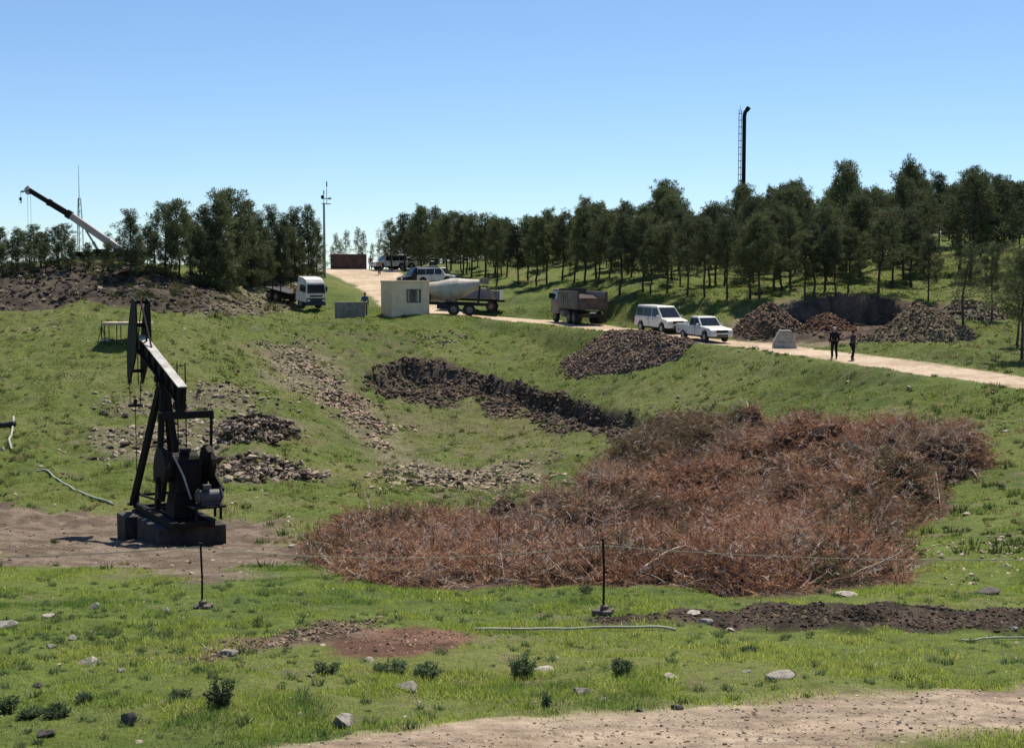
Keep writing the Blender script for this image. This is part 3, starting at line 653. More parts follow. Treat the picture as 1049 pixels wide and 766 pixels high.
# bare curved branches
mb=MB(); bc=[]
X,Y=inpoly(760,BRUSH,.0,1.); h=brush_h(X,Y)
for i in range(len(X)):
    L_=random.uniform(.35,1.5)*(1.25 if i%9==0 else .8); a=random.uniform(0,6.283); e=random.gauss(.12,.3); cv=random.uniform(-1.2,1.2); p=Vector((X[i],Y[i],float(zt(X[i],Y[i])+h[i]+.02)))
    pts=[p.copy()]; 
    for k in range(6):
        p=p+Vector((math.cos(a)*math.cos(e),math.sin(a)*math.cos(e),math.sin(e)))*L_/6; a+=cv/6; e+=random.uniform(-.25,.22); pts.append(p.copy())
    r0=random.uniform(.007,.017) if i%8 else random.uniform(.022,.042); L_*=1 if i%8 else 1.5
    n0=len(mb.v); mb.tube(pts,[r0*(1-.1*k) for k in range(7)],4)
    g=random.random(); c=[.42+.26*g,.34+.24*g,.27+.2*g] if random.random()<.7 else [.16,.12,.09]
    bc+= [c]*(len(mb.v)-n0)
tri=[]
for f in mb.f:
    for k in range(1,len(f)-1): tri.append((f[0],f[k],f[k+1]))
VB=np.array([tuple(v) for v in mb.v]); FB=np.array(tri)
o=np_mesh('brush_pile',np.concatenate([V0,VT,VB]),np.concatenate([F0,FT+len(V0),FB+len(V0)+len(VT)]),M['twigs'],None,np.concatenate([C0,CT,np.array(bc)]))
tag(o,'huge heap of dried reddish brown cut pine branches in the hollow','brush pile',kind='stuff')
# pale limb sticking out at the front of the pile
def limb(px0,py0,px1,py1,r,label,z0=.1,z1=.1,bend=.15):
    a=ground(px0,py0)+Vector((0,0,z0)); b=ground(px1,py1)+Vector((0,0,z1)); mb=MB(); pts=[]
    for k in range(9):
        t=k/8; p=a.lerp(b,t); p.z+=math.sin(t*math.pi)*bend+math.sin(t*9)*.02; pts.append(p)
    mb.tube(pts,[r*(1-.07*k) for k in range(9)],6)
    o=mb.build('branch',M['limbwood'],None,smooth=True); return tag(o,label,'branch','bare branches lying at the edge of the brush pile')
M['limbwood']=mat('bare_branch_wood',(.36,.29,.23),.9,var=.25,scale=5)
limb(622,588,682,602,.022,'long pale bare branch poking from the pile beside the right fence post')
limb(590,590,606,600,.016,'short forked bare branch at the pile front left of the right fence post')
limb(985,483,1003,493,.05,'pale broken branch at the far right tip of the brush pile',.3,.0)
limb(958,498,963,530,.018,'pale curved branch down the right flank of the brush pile',.5,.3)
# ---------------------------------------------------------------- pines
def pine(seed,H=7.,cb=.30,Rr=1.45,nb=75,sparse=1.,tip=.5,per=24):
    r=np.random.default_rng(seed); mb=MB()
    pts=[];x=y=0.
    for k in range(9):
        pts.append((x,y,-.25+(H*.95+.25)*k/8)); x+=r.normal()*.07; y+=r.normal()*.07
    rad=[.115*(H/7)*(1-.105*k) for k in range(9)]
    mb.tube(pts,rad,7)
    cen=[];csz=[]
    az=r.random()*6
    lump=r.random(8)*.75+.5
    for b in range(nb):
        t=(b+.5*r.random())/nb
        z=H*(cb+(1-cb)*t*.98); az+=2.4+r.normal()*.35
        w=(min(1,(t+.18)/.42))**.8*(1-t)**.42*1.02
        L=Rr*w*lump[int(az/6.283*8)%8]*(.65+.5*r.random())+.12
        up=.25+.75*t+r.normal()*.12
        px=np.interp(z,[p[2] for p in pts],[p[0] for p in pts]); py=np.interp(z,[p[2] for p in pts],[p[1] for p in pts])
        d=np.array([math.cos(az)*math.cos(up),math.sin(az)*math.cos(up),math.sin(up)])
        p0=np.array([px,py,z-.15*L]); e=p0+d*L
        if L>.4: mb.tube([tuple(p0),tuple(p0+d*L*.5-np.array([0,0,.03])),tuple(e)],[.028,.018,.007],3)
        nk=max(1,int(round(L/.30)))
        for k in range(nk):
            f=.42+.58*(k+1)/nk if nk>1 else 1
            if r.random()>sparse: continue
            q=p0+d*L*f+r.normal(size=3)*.12; cen.append(q); csz.append(.27+.16*r.random())
    # dead stubs under the crown
    for b in range(7):
        z=H*cb*(.45+.55*r.random()); a=r.random()*6.28; L=.25+.5*r.random()
        mb.tube([(0,0,z),(math.cos(a)*L,math.sin(a)*L,z+.05)],[.016,.005],3)
    cen=np.array(cen); csz=np.array(csz); m=len(cen)
    dirs=r.normal(size=(m,per,3)); dirs[...,2]+=.5; dirs/=np.linalg.norm(dirs,axis=-1,keepdims=True)
    st=cen[:,None]+dirs*csz[:,None,None]*(r.random((m,per,1))**.6)*.75
    nd=dirs+r.normal(0,.35,(m,per,3))+np.array([0,0,.25]); nd/=np.linalg.norm(nd,axis=-1,keepdims=True)
    sw=np.cross(nd,r.normal(size=(m,per,3))); sw/=np.linalg.norm(sw,axis=-1,keepdims=True)
    ln=(.14+.10*r.random((m,per,1)))
    V=np.stack([st-sw*.032,st+sw*.032,st+nd*ln],2).reshape(-1,3)
    cc=np.array([.072,.088,.046])+r.random((m,1,1))*np.array([.055,.060,.032]); cc=cc*(.8+.4*r.random((m,per,1)))
    cc=np.where(r.random((m,1,1))<.05,np.array([.11,.085,.045]),cc)
    C=np.repeat(cc,3,1).reshape(-1,3)
    return mb,V,C
PINES=[]
specs=[(1,7,.31,2.3,82,.94),(2,7,.28,2.1,86,.95),(3,7,.35,2.5,80,.88),(4,7,.26,2.0,88,.95),(5,7,.38,2.35,68,.85),(6,7,.30,2.65,88,.92),(7,7,.04,2.4,105,1),(8,7,.34,1.7,52,.55),(9,7,.36,1.9,68,.88),(10,7,.28,2.3,76,.82)]
store=[]
for i,(s,H,cb,Rr,nb,sp) in enumerate(specs):
    mb,V,C=pine(s,H,cb,Rr,nb,sp)
    me=bpy.data.meshes.new('trunk'); me.from_pydata([tuple(v) for v in mb.v],[],mb.f); me.materials.append(M['bark']); me.polygons.foreach_set('use_smooth',[True]*len(me.polygons))
    tmp=np_mesh('crown',V,np.arange(len(V)).reshape(-1,3),M['needles'],None,C); cm=tmp.data; bpy.data.objects.remove(tmp)
    store.append((me,cm))
# copy routine: each tree is an Empty with its own trunk and crown objects on shared mesh data
def tree(p,Hh,var,label,group,wid=1.,lean=0):
    r=empty('pine_tree',p,0,label,'tree',group,tilt=(lean*random.uniform(-1,1)*.05,lean*random.uniform(-1,1)*.05,random.uniform(0,6.283)))
    s=Hh/7.; r.scale=(s*wid,s*wid,s)
    for nm,me in(('trunk',store[var][0]),('crown',store[var][1])):
        c=bpy.data.objects.new(nm,me); col.objects.link(c); c.parent=r
    return r
ORD=['first','second','third','fourth','fifth','sixth','seventh','eighth','ninth','tenth','eleventh','twelfth']
front=[(402,262,228,3),(415,266,222,1),(431,272,214,1),(447,276,216,1),(462,277,220,5),(474,281,222,1),(483,284,222,1),(497,284,222,1),(507,280,225,1),(519,284,225,4),(531,291,232,1),(541,288,228,1),(550,293,226,1),(560,291,232,1),(576,287,220,1),(588,290,222,4),(599,291,214,1),(612,294,226,1),(635,302,222,1),(659,299,224,1),(667,301,238,1),(683,300,232,1),(704,303,228,1),(722,304,226,1),(727,294,214,1),(745,306,228,1),(768,307,226,1),(778,305,222,1),(794,298,222,1),(802,297,214,1),(810,297,216,1),(825,308,240,1),(834,305,232,1),(845,298,216,1),(856,303,234,1),(869,300,236,1),(882,282,205,1),(900,300,218,1),(915,296,222,1),(934,294,218,1),(951,308,244,1),(988,340,250,4),(1016,328,252,4),(1041,354,262,2),(1047,367,258,2)]
LM=[(0,470,'behind the parked cars'),(470,522,'above the blue grey flatbed'),(522,620,'behind the dump truck'),(620,694,'above the white van'),(694,760,'above the white pickup'),(760,815,'above the brown rubble heap'),(815,880,'above the low reddish heap'),(880,960,'above the grey spoil heap'),(960,1100,'standing right of the dug bank')]
def lm(x):
    for a,b,t in LM:
        if a<=x<b: return t
cnt={}
pos=[]
fvar=[0,1,2,3,4,5,8,9]
for i,(x,y,top,v) in enumerate(front):
    p=ground(x,y,dmin=98 if x<975 else 60)
    if x<450: p=gd(x,172+(x%7))
    k=lm(x); cnt[k]=cnt.get(k,0)+1
    dd=p.y; ztop=(unp(x,top,dd))[2]; Hh=max(3.8,min(9.5,ztop-p.z))
    if v==4: var=[4,7][i%2]
    elif v==2: var=[2,7][i%2]
    else: var=fvar[(i*5+1)%8]
    look='slim pine' if v==4 or v==2 else ('thick-trunked dark pine' if x==635 else 'pine')
    wood='in the front row of the wood ' if x<960 else ''
    tree(p,Hh,var,f'{look} in front row {k}, {ORD[cnt[k]-1]} from left' if x<960 else f'{look} {k}, {ORD[cnt[k]-1]} from left',  'pines along the front of the wood',random.uniform(.92,1.22),1)
    pos.append((p.x,p.y))
prof=[(395,240),(415,226),(430,217),(470,224),(520,224),(540,222),(560,217),(580,220),(600,206),(620,212),(640,209),(665,213),(683,189),(700,216),(725,211),(745,208),(757,190),(775,205),(790,193),(812,188),(830,192),(845,203),(865,173),(880,196),(900,190),(915,190),(930,168),(948,186),(960,182),(975,186),(990,178),(1010,184),(1025,183),(1049,195),(1150,195)]
prx=[a for a,b in prof]; pry=[b for a,b in prof]
# trees that make the skyline peaks
peaks=[(600,206,150),(683,189,140),(757,191,150),(790,195,150),(812,189,135),(865,171,128),(930,167,132),(960,181,138),(992,177,130),(1022,183,128),(430,215,155),(560,217,155),(640,209,150),(1043,190,120)]
for i,(x,top,d) in enumerate(peaks):
    p=gd(x,d); Hh=unp(x,top,d)[2]-p.z
    tree(p,Hh,[0,5,1,2][i%4],{683:'tall pine breaking the skyline above the white van',865:'tall pine breaking the skyline above the two walkers',930:'highest pine of the skyline, above the grey spoil heap',757:'pine whose top covers the foot of the black flare stack'}.get(x,f'tall pine forming a skyline peak {lm(x)}'),'tall pines on the skyline',random.uniform(.8,1.))
    pos.append((p.x,p.y))
# the packed rest of the wood
tries=0; made=0
while made<190 and tries<12000:
    tries+=1
    d=random.uniform(112,182); x=random.uniform(398,1110)
    p=gd(x,d)
    fy=np.interp(x,[400,500,640,800,900,960,1049],[150,138,120,112,108,112,100])
    if d<fy+3: continue
    if 880<x<1049 and d<118 and random.random()<.6: continue
    if wline(np.array([p.x]),np.array([p.y]),ROAD)[0]<3: continue
    if min(math.hypot(p.x-a,p.y-b) for a,b in pos)<2.3: continue
    pt=np.interp(x,prx,pry)+random.choice((random.uniform(0,10),random.uniform(4,34)))
    if x<430: pt+=8
    Hh=unp(x,pt,d)[2]-p.z
    if Hh>10.5: continue
    if Hh<3.5: continue
    tree(p,Hh,fvar[tries%8],f'dark pine deep in the wood {lm(min(x,1049))}','pines deep in the wood, '+lm(min(x,1049)),random.uniform(.8,1.2))
    pos.append((p.x,p.y)); made+=1
# closed back rows that shut out the sky between the trunks
bx=404
while bx<1130:
    d=random.uniform(186,214); p=gd(bx,d); pt=np.interp(bx,prx,pry)+random.uniform(8,24); Hh=max(3,unp(bx,pt,d)[2]-p.z)
    if Hh<11: tree(p,Hh,6,f'dense low-branched pine at the very back of the wood {lm(min(bx,1049))}','dense pines at the back of the wood, '+lm(min(bx,1049)),random.uniform(1.0,1.3))
    bx+=random.uniform(7,14)
# left clump on the bank
left=[(135,218,112,6,1.15),(152,232,118,1,1.),(170,212,119,0,1.1),(186,209,116,5,1.),(196,222,122,3,1.),(212,214,120,1,1.),(226,202,120,6,1.1),(240,199,124,5,1.1),(254,210,130,6,1.),(266,220,134,6,1.),(279,214,138,6,.9),(292,222,140,6,1.),(303,216,143,6,1.),(316,214,144,6,.9),(325,230,146,6,.9),(144,243,113,6,1.1),(206,234,117,6,1.1),(272,236,134,6,1.1),(300,236,141,6,1.),(176,238,115,6,1.1),(240,230,124,6,1.),(160,240,114,6,1.),(222,232,119,6,1.),(288,234,137,6,1.),(258,232,130,6,1.)]
lk={6:'bushy',1:'rounded',0:'upright',5:'broad',3:'narrow',2:'open'}
for i,(x,top,d,v,w) in enumerate(left):
    p=gd(x,d); Hh=max(2.5,unp(x,top,d)[2]-p.z)
    t=tree(p,Hh,v,f'{"tall" if top<225 else "low"} {lk[v]} dark pine, left bank clump, {"beside the crane boom" if x<160 else ("above the tipped rubble" if x<235 else ("above the lorry flatbed" if x<300 else "nearest the antenna mast"))}','dark pines clumped on the left bank',w)
for i,(x,top,d,v) in enumerate([(3,234,116,3),(14,244,120,7),(27,240,118,2),(36,232,119,4),(48,238,122,7),(58,234,117,2),(68,231,120,4),(76,248,122,7),(20,236,117,9),(42,240,116,5),(44,256,115,1),(18,254,112,6),(62,254,113,6),(32,256,112,6),(4,252,112,6),(48,250,113,0),(74,258,112,6),(92,262,113,6),(112,258,113,6),(-12,238,118,6),(-30,235,119,1)]):
    p=gd(x,d); Hh=max(2.2,unp(x,top,d)[2]-p.z)
    tree(p,Hh,v,f'{"thin ragged" if v not in(6,1,0) else "low bushy"} pine at the far left under the crane hook','thin pines at the far left',1.3)
for i,(x,top,d) in enumerate([(346,240,195),(355,237,200),(366,234,198),(374,238,202),(350,246,194),(381,250,194),(388,247,198),(396,252,196),(341,252,192),(370,253,193)]):
    p=gd(x,d); tree(p,unp(x,top,d)[2]-p.z,7,'spindly far pine seen over the rusty container','spindly pines beyond the container',.8)
# ---------------------------------------------------------------- pumpjack
O=Vector(((167-CX)/F*46,46,0)); O.z=float(zt(O.x+.4,45.5))-.05
pj=empty('pumpjack',O,0,'black oil pumpjack with its horsehead raised, standing on a dark concrete base','pumpjack')
pj.rotation_euler=(0,0,R(-60))     # local +x = toward the motor end, +y = to the right-away side
# local +x -> world (.5,-.866)
zb=.78
mb=MB(); mb.box((1.5,.06,zb/2-.35),(2.7,2.2,zb+.7)); mb.build('concrete_base',M['darkconc'],pj,bevel=.03)
mb=MB(); mb.box((-.75,-.25,zb/2-.4),(1.1,2.2,zb+.75)); mb.build('concrete_base',M['darkconc'],pj,bevel=.03)
mb=MB()
for y in(-.62,.62): mb.box((.9,y,zb+.11),(4.5,.16,.2)); mb.box((.9,y,zb+.22),(4.5,.24,.03)); mb.box((.9,y,zb+.015),(4.5,.24,.03))
for x in(-1.2,-.4,.6,1.6,2.4,3.0): mb.box((x,0,zb+.11),(.14,1.1,.16))
mb.box((-1.35,0,zb+.12),(.1,1.5,.1))
mb.build('skid_frame',M['iron'],pj)
AP=Vector((0,0,5.25))
zs=zb+.22
for (x,y,w) in((-1.2,-.82,.2),(-1.05,.62,.2),(.55,-.45,.2),(.55,.45,.2)):
    mb=MB(); a=Vector((x,y,zs)); b=AP+Vector((x*.10,y*.12,-.1)); mb.beam(a,b,.2,.17); mb.box(a+Vector((0,0,.02)),(.34,.3,.05)); mb.build('leg',M['iron'],pj)
mb=MB()
mb.beam((-1.0,-.6,zs+.35),(-1.0,.6,zs+.35),.09,.09); mb.beam((-1.0,-.6,zs+.35),(.5,-.42,zs+.35),.06,.06); mb.beam((-1.,.6,zs+.35),(.5,.42,zs+.35),.06,.06); mb.build('leg_brace',M['iron'],pj); mb=MB(); mb.beam((-.45,-.27,3.2),(-.45,.27,3.2),.09,.09); mb.build('leg_brace',M['iron'],pj)
mb=MB(); mb.box(AP+Vector((0,0,-.02)),(.5,.44,.2)); mb.cyl(AP+Vector((0,-.32,.14)),AP+Vector((0,.32,.14)),.12,n=14); mb.build('saddle_bearing',M['iron'],pj,bevel=.01)
# ladder on the far side of the post
mb=MB()
for y in(.48,.76): mb.tube([(-.1,y,zs),(-.1,y,5.9)],.022,5)
for k in range(16): mb.tube([(-.1,.48,1.3+k*.3),(-.1,.76,1.3+k*.3)],.014,4)
mb.build('ladder',M['iron'],pj)
# walking beam, head up
TI=math.atan2(1.62,5.3); ca,sa=math.cos(TI),math.sin(TI)
def bp(s,h=0,y=0):      # s along the beam (+ toward tail), h above its axis
    return Vector((s*ca+h*sa,y,5.62-s*sa+h*ca))
mb=MB()
def bbox(mb,s0,s1,h0,h1,y0,y1):
    v=[bp(s,h,y) for s in(s0,s1) for y in(y0,y1) for h in(h0,h1)]
    mb.add(v,[(0,1,3,2),(4,6,7,5),(0,4,5,1),(2,3,7,6),(0,2,6,4),(1,5,7,3)])
bbox(mb,-3.0,2.15,-.29,.26,-.03,.03); bbox(mb,-3.0,2.15,-.33,-.29,-.14,.14)
for s in(-2.4,-1.6,-.8,0,.8,1.6): bbox(mb,s-.015,s+.015,-.28,.25,-.13,.13)
bbox(mb,2.12,2.15,-.29,.26,-.14,.14)
wb=mb.build('walking_beam',M['iron'],pj)
mb=MB(); bbox(mb,-2.95,2.17,.262,.295,-.155,.155); mb.build('top_flange',M['beamtop'],wb)
# horsehead: two curved cheek plates and the curved face between them
hc=[]
SP=-3.0
def hp(a,r): # arc centred on the pivot
    return Vector((math.cos(a)*r,0,math.sin(a)*r))
piv=Vector((0,0,5.62)); R0=3.8
arc=[hp(math.pi-x,R0)+piv for x in np.linspace(R(41),R(-10),15)]
inner=[bp(-2.55,.62),bp(-2.75,.30),bp(-2.75,-.33)]
top=arc[0]; bot=arc[-1]
hh=MB()
outl=[(p.x,p.z) for p in arc]+[(bot.x+.16,bot.z+.03)]+[(inner[2].x-.05,inner[2].z-.25),(inner[2].x+.12,inner[2].z),(inner[1].x+.12,inner[1].z),(top.x+.35,top.z-.15)]
for y in(-.27,.21): hh.prism(outl,y,y+.06)
for t in(.12,.4,.65,.9):
    p=arc[int(t*14)]; hh.box((p.x+.16,0,p.z),(.12,.44,.12))
horse=hh.build('horsehead',M['iron'],pj)
mb=MB()
for y in(-.13,.13): mb.tube([tuple(p+Vector((-.03,y,0))) for p in arc],.02,5)
mb.build('wire_line',M['iron'],horse)
mb=MB(); mb.beam(arc[1]+Vector((.2,0,.1)),bp(-1.6,.28),.05,.05); mb.beam(bp(-2.3,.28),bp(-2.3,.75),.06,.06); mb.build('head_stay',M['iron'],horse)
wx=bot.x-.03
mb=MB()
for y in(-.19,.19): mb.tube([(wx,y,bot.z+.1),(wx,y,bot.z-.75)],.014,5)
mb.build('bridle_cable',M['iron'],pj)
cz=bot.z-.78
mb=MB(); mb.box((wx,0,cz),(.14,.5,.1)); mb.box((wx,0,cz+.14),(.1,.12,.16)); mb.build('carrier_bar',M['iron'],pj,bevel=.01)
mb=MB(); mb.tube([(wx,0,cz+.35),(wx,0,.7)],.017,6); mb.build('polished_rod',M['iron'],pj)
wh=MB(); gz=float(zt(O.x+wx*.5,O.y-wx*.866))-O.z
wh.cyl((wx,0,gz-.2),(wx,0,.35),.13,n=12); wh.cyl((wx,0,.3),(wx,0,.38),.2,n=12); wh.cyl((wx,0,.38),(wx,0,.9),.075,n=10); wh.cyl((wx-.35,0,.6),(wx+.35,0,.6),.06,n=8); wh.cyl((wx,0,.9),(wx,0,1.02),.12,n=10)
wh.build('wellhead',M['iron'],pj,bevel=.01)
# equaliser, pitmans, cranks
TB=bp(1.98,-.33); EZ=TB.z-.30
mb=MB(); mb.box((TB.x,0,(TB.z+EZ)/2),(.2,.26,.36)); mb.cyl((TB.x,-.2,TB.z-.1),(TB.x,.2,TB.z-.1),.13,n=12); mb.build('tail_bearing',M['iron'],pj,bevel=.01)
mb=MB(); mb.box((TB.x,.2,EZ-.12),(.2,1.8,.24)); mb.build('equaliser_bar',M['iron'],pj,bevel=.01)
SH=Vector((TB.x+.0,0,zb+1.45)); pin=SH+Vector((-.25,0,-.55))
for y in(-.66,1.06):
    mb=MB(); mb.beam((TB.x,y,EZ),(pin.x,y,pin.z),.08,.08); mb.box((TB.x,y,EZ-.2),(.13,.12,.2)); mb.box((pin.x,y,pin.z),(.2,.12,.2)); mb.build('pitman_arm',M['iron'],pj)
for y in(-.56,.8):
    mb=MB(); q=(SH-pin).normalized(); mb.beam(pin-q*.15+Vector((0,y,0)),SH+q*1.05+Vector((0,y,0)),.14,.34,up=(1,0,.3)); ck=mb.build('crank',M['iron'],pj,bevel=.01)
    mb=MB()
    pl=[]
    for k in range(13):
        a=R(20)+R(175)*k/12; pl.append((SH.x+.05+math.cos(a)*.78,SH.z+.12+math.sin(a)*.95))
    pl+= [(SH.x-.45,SH.z-.02),(SH.x+.5,SH.z-.02)]
    ya=y-.16 if y<0 else y+.0
    mb.prism(pl,ya,ya+.16); mb.build('counterweight',M['iron'],ck,bevel=.015)
mb=MB(); mb.box((SH.x,.12,SH.z+.05),(1.0,.8,.95)); mb.cyl((SH.x,-.30,SH.z+.5),(SH.x,.52,SH.z+.5),.36,n=18)
for yy in(-.2,.12,.44): mb.box((SH.x,yy,SH.z+.05),(1.06,.05,1.0))
mb.box((SH.x+.1,.12,SH.z+.92),(.3,.3,.14)); mb.cyl((SH.x,-.85,SH.z),(SH.x,1.05,SH.z),.1,n=12); mb.build('gearbox',M['iron'],pj,bevel=.02)
mb=MB(); mb.fr((SH.x-.55,SH.x+.5,-.42,.38,zs),(SH.x-.4,SH.x+.4,-.3,.35,SH.z-.42)); mb.build('gearbox_stand',M['iron'],pj)
mb=MB(); mb.tube([(SH.x+.62,-.42,SH.z+.85),(SH.x+.66,-.12,SH.z+.2),(SH.x+.70,.12,SH.z-.6)],.035,6); mb.build('brake_lever',M['steel'],pj)
mx=SH.x+.95; my=.62
mb=MB(); mb.box((mx,my-.1,zs+.42),(.85,1.1,.07))
for a in(-.3,.3):
    for b in(-.5,.3): mb.box((mx+a,my+b,zs+.2),(.07,.07,.42))
mb.build('motor_stand',M['iron'],pj)
mb=MB(); mb.cyl((mx+.05,my-.33,zs+.72),(mx+.05,my+.32,zs+.72),.23,n=20); mb.cyl((mx+.05,my+.34,zs+.75),(mx+.05,my+.44,zs+.75),.27,.15,n=20); mb.cyl((mx+.05,my-.36,zs+.75),(mx+.05,my-.44,zs+.75),.27,.15,n=20)
mb.box((mx,my,zs+.5),(.4,.6,.12)); mb.box((mx+.15,my-.1,zs+1.06),(.2,.24,.14)); mb.build('motor',M['motor'],pj,bevel=.01)
mb=MB(); mb.beam((SH.x+.1,.95,SH.z+.1),(mx,1.06,zs+.75),.1,.5); mb.build('belt_guard',M['iron'],pj,bevel=.02)
# ---------------------------------------------------------------- fence posts, rope, pipes
def iron_post(px,py,topy,label):
    g=ground(px,py); d=g.y; h=unp(px,topy,d)[2]-g.z
    r=empty('fence_post',g,0,label,'fence post')
    mb=MB(); mb.tube([(0,0,-.1),(.01,0,h*.5),(-.01,0,h)],.022,6); mb.box((-.01,0,h+.01),(.07,.05,.03)); mb.build('pole',M['iron'],r)
    mb=MB()
    for k in range(6):
        a=k*1.05+random.random(); mb.sphere((math.cos(a)*.12,math.sin(a)*.1,.03),random.uniform(.06,.1),6,(1.2,.9,.7))
    mb.sphere((0.02,-.02,.11),.09,6,(1,1,.7))
    mb.build('footing_stones',M['darkstone'],r); return g+Vector((0,0,h))
M['darkstone']=mat('dark_stone',(.17,.14,.115),.95,var=.4,scale=8,bump=.5)
p1=iron_post(207,623,557,'thin rusty iron post with a stone foot below the pumpjack')
p2=iron_post(618,628,553,'thin rusty iron post with a stone foot in front of the brush pile')
def sag(a,b,s,n=14): return [a.lerp(b,t/n)+Vector((0,0,-s*4*(t/n)*(1-t/n))) for t in range(n+1)]
pr=gd(1230,25); pr.z+=1.15
pl0=at(-200,570,30)
mb=MB(); mb.tube(sag(p1+Vector((0,0,-.06)),p2+Vector((0,0,-.1)),.22)[:-1]+sag(p2+Vector((0,0,-.1)),pr,.2),.008,4); mb.tube(sag(pl0,p1+Vector((0,0,-.05)),.12),.011,4)
tag(mb.build('fence_rope',M['rope']),'thin pale rope strung between the iron posts across the meadow','rope')
pe=gd(1230,25); r=empty('fence_post',pe,0,'iron post beyond the right edge carrying the rope','fence post'); mb=MB(); mb.tube([(0,0,-.1),(0,0,1.2)],.02,6); mb.build('pole',M['iron'],r)
pe=Vector((pl0.x,pl0.y,float(zt(pl0.x,pl0.y)))); r=empty('fence_post',pe,0,'iron post beyond the left edge carrying the rope','fence post'); mb=MB(); mb.tube([(0,0,-.1),(0,0,pl0.z-pe.z+.05)],.02,6); mb.build('pole',M['iron'],r)
def hose(pts,r,label,name='pipe',m='pipe',cat='pipe',lift=.0):
    P=[ground(x,y) for x,y in pts]; q=[]
    for a,b in zip(P[:-1],P[1:]):
        for k in range(8):
            t=k/8; p=a.lerp(b,t); p.z=float(zt(p.x,p.y))+r*.7+lift; q.append(p)
    p=P[-1]; q.append(Vector((p.x,p.y,p.z+r)))
    for _ in range(2): q=[q[0]]+[(q[i-1]+q[i]*2+q[i+1])/4 for i in range(1,len(q)-1)]+[q[-1]]
    mb=MB(); mb.tube(q,r,8); return tag(mb.build(name,M[m],smooth=True),label,cat)
hose([(486,648),(560,647),(620,646),(692,646)],.022,'long straight pale pipe lying in the grass by the red soil patch',lift=.05)
hose([(985,658),(1020,655),(1060,655)],.018,'thin pale pipe end in the grass at the right edge below the earth ridge',lift=.03)
hose([(38,483),(52,486),(66,497),(84,506),(116,518)],.045,'pale curved hose on the grass left of the pumpjack base',name='hose',cat='hose',lift=.03)
hose([(14,428),(13,440),(9,452),(12,462)],.06,'short pale bent hose at the left edge on the slope',name='hose',cat='hose',lift=.03)
hose([(-10,436),(15,437)],.16,'short black pipe length at the left edge on the slope',m='black')
# ---------------------------------------------------------------- individual stones in the meadow
RM=[]
for s in range(7):
    v,f=rock_proto(3,100+s,9,.012); r_=np.random.default_rng(s)
    v=v*(1+.05*np.sin(v[:,[1]]*5+s)); me=np_mesh('rock',v,f,None); d=me.data; bpy.data.objects.remove(me); RM.append(d)
M['rock1']=mat('lichen_grey_stone',(.36,.32,.27),.95,c2=(.15,.13,.11),scale=2.2,bump=.8,fac=(.3,.6))
M['rock2']=mat('pale_limestone',(.50,.46,.38),.95,c2=(.3,.27,.22),scale=2.2,bump=.7)
M['rock3']=mat('dark_basalt_stone',(.15,.13,.115),.95,c2=(.06,.052,.046),scale=2.2,bump=.8)
for d_ in RM: d_.materials.append(M['rock1'])
stones=[(352,741,36,20,1,'largest grey stone of the meadow, low against the track edge'),(131,740,18,18,3,'upright dark stone with pale top in the lower left grass'),
(421,706,28,11,1,'flat grey stone below the left weed clump'),(594,711,20,11,1,'grey stone in the grass between the two leafy weeds and the track'),
(803,694,34,14,1,'wedge-shaped grey stone right of centre in the meadow'),(557,687,26,7,2,'flat pale stone touching the tall weed'),
(689,694,18,6,2,'small flat pale stone right of the round weed'),(655,728,12,7,3,'small dark stone on the track edge, the left one'),(692,726,14,8,3,'small dark stone on the track edge, the right one'),
(95,680,26,10,2,'long pale tan stone in the grass below the stony strip'),(5,644,24,13,2,'pale orange stone at the left edge of the meadow'),(52,632,14,7,2,'pale stone near the left edge, behind the orange one'),
(97,623,12,9,2,'bright white stone on the left meadow'),(76,655,10,6,2,'small pale stone left of the dark split stone'),(157,648,13,10,3,'dark split stone with pale top left of the post'),
(232,670,18,8,1,'grey stone on the brown strip, the right one'),(211,668,13,7,1,'grey stone on the brown strip, the left one'),(123,688,9,6,2,'tiny white stone below the long tan stone'),
(1013,606,27,8,3,'dark flat stone right of the brush pile'),(868,609,24,6,2,'pale flat stone at the foot of the brush pile'),(713,628,20,5,2,'flat pale stone on the earth ridge, left end'),
(747,646,16,6,2,'tan stone at the near side of the earth ridge'),(722,638,14,8,2,'tan stone sunk in the earth ridge'),(171,626,9,5,2,'pale pebble right of the white stone near the post'),(51,664,10,7,2,'small pale stone under the left weeds'),
(300,560,8,5,2,'small round stone by the rope near the pumpjack'),(765,688,9,4,2,'small white pebble far right of the round weed'),(380,677,12,5,2,'pale chip stone below the red soil'),(318,692,10,4,1,'small flat stone left of the leafy weeds'),
(1037,644,9,4,2,'pale stone at the right end of the earth ridge'),(40,703,12,6,3,'dark stone among the weeds at lower left'),(45,753,24,9,3,'dark low stone in the bottom left corner')]
for i,(x,y,w,h,k,lb) in enumerate(stones):
    g=ground(x,y); s=g.y/F; o=bpy.data.objects.new('rock',RM[i%7]); col.objects.link(o)
    o.location=g+Vector((0,0,h*s*.20)); o.scale=(w*s*.62,w*s*.52,h*s*.68); o.rotation_euler=(random.uniform(-.12,.12),random.uniform(-.15,.15),random.uniform(-.5,.5))
    o.material_slots[0].link='OBJECT'; o.material_slots[0].material=M['rock%d'%k]
    tag(o,lb,'rock','stones lying in the near meadow')
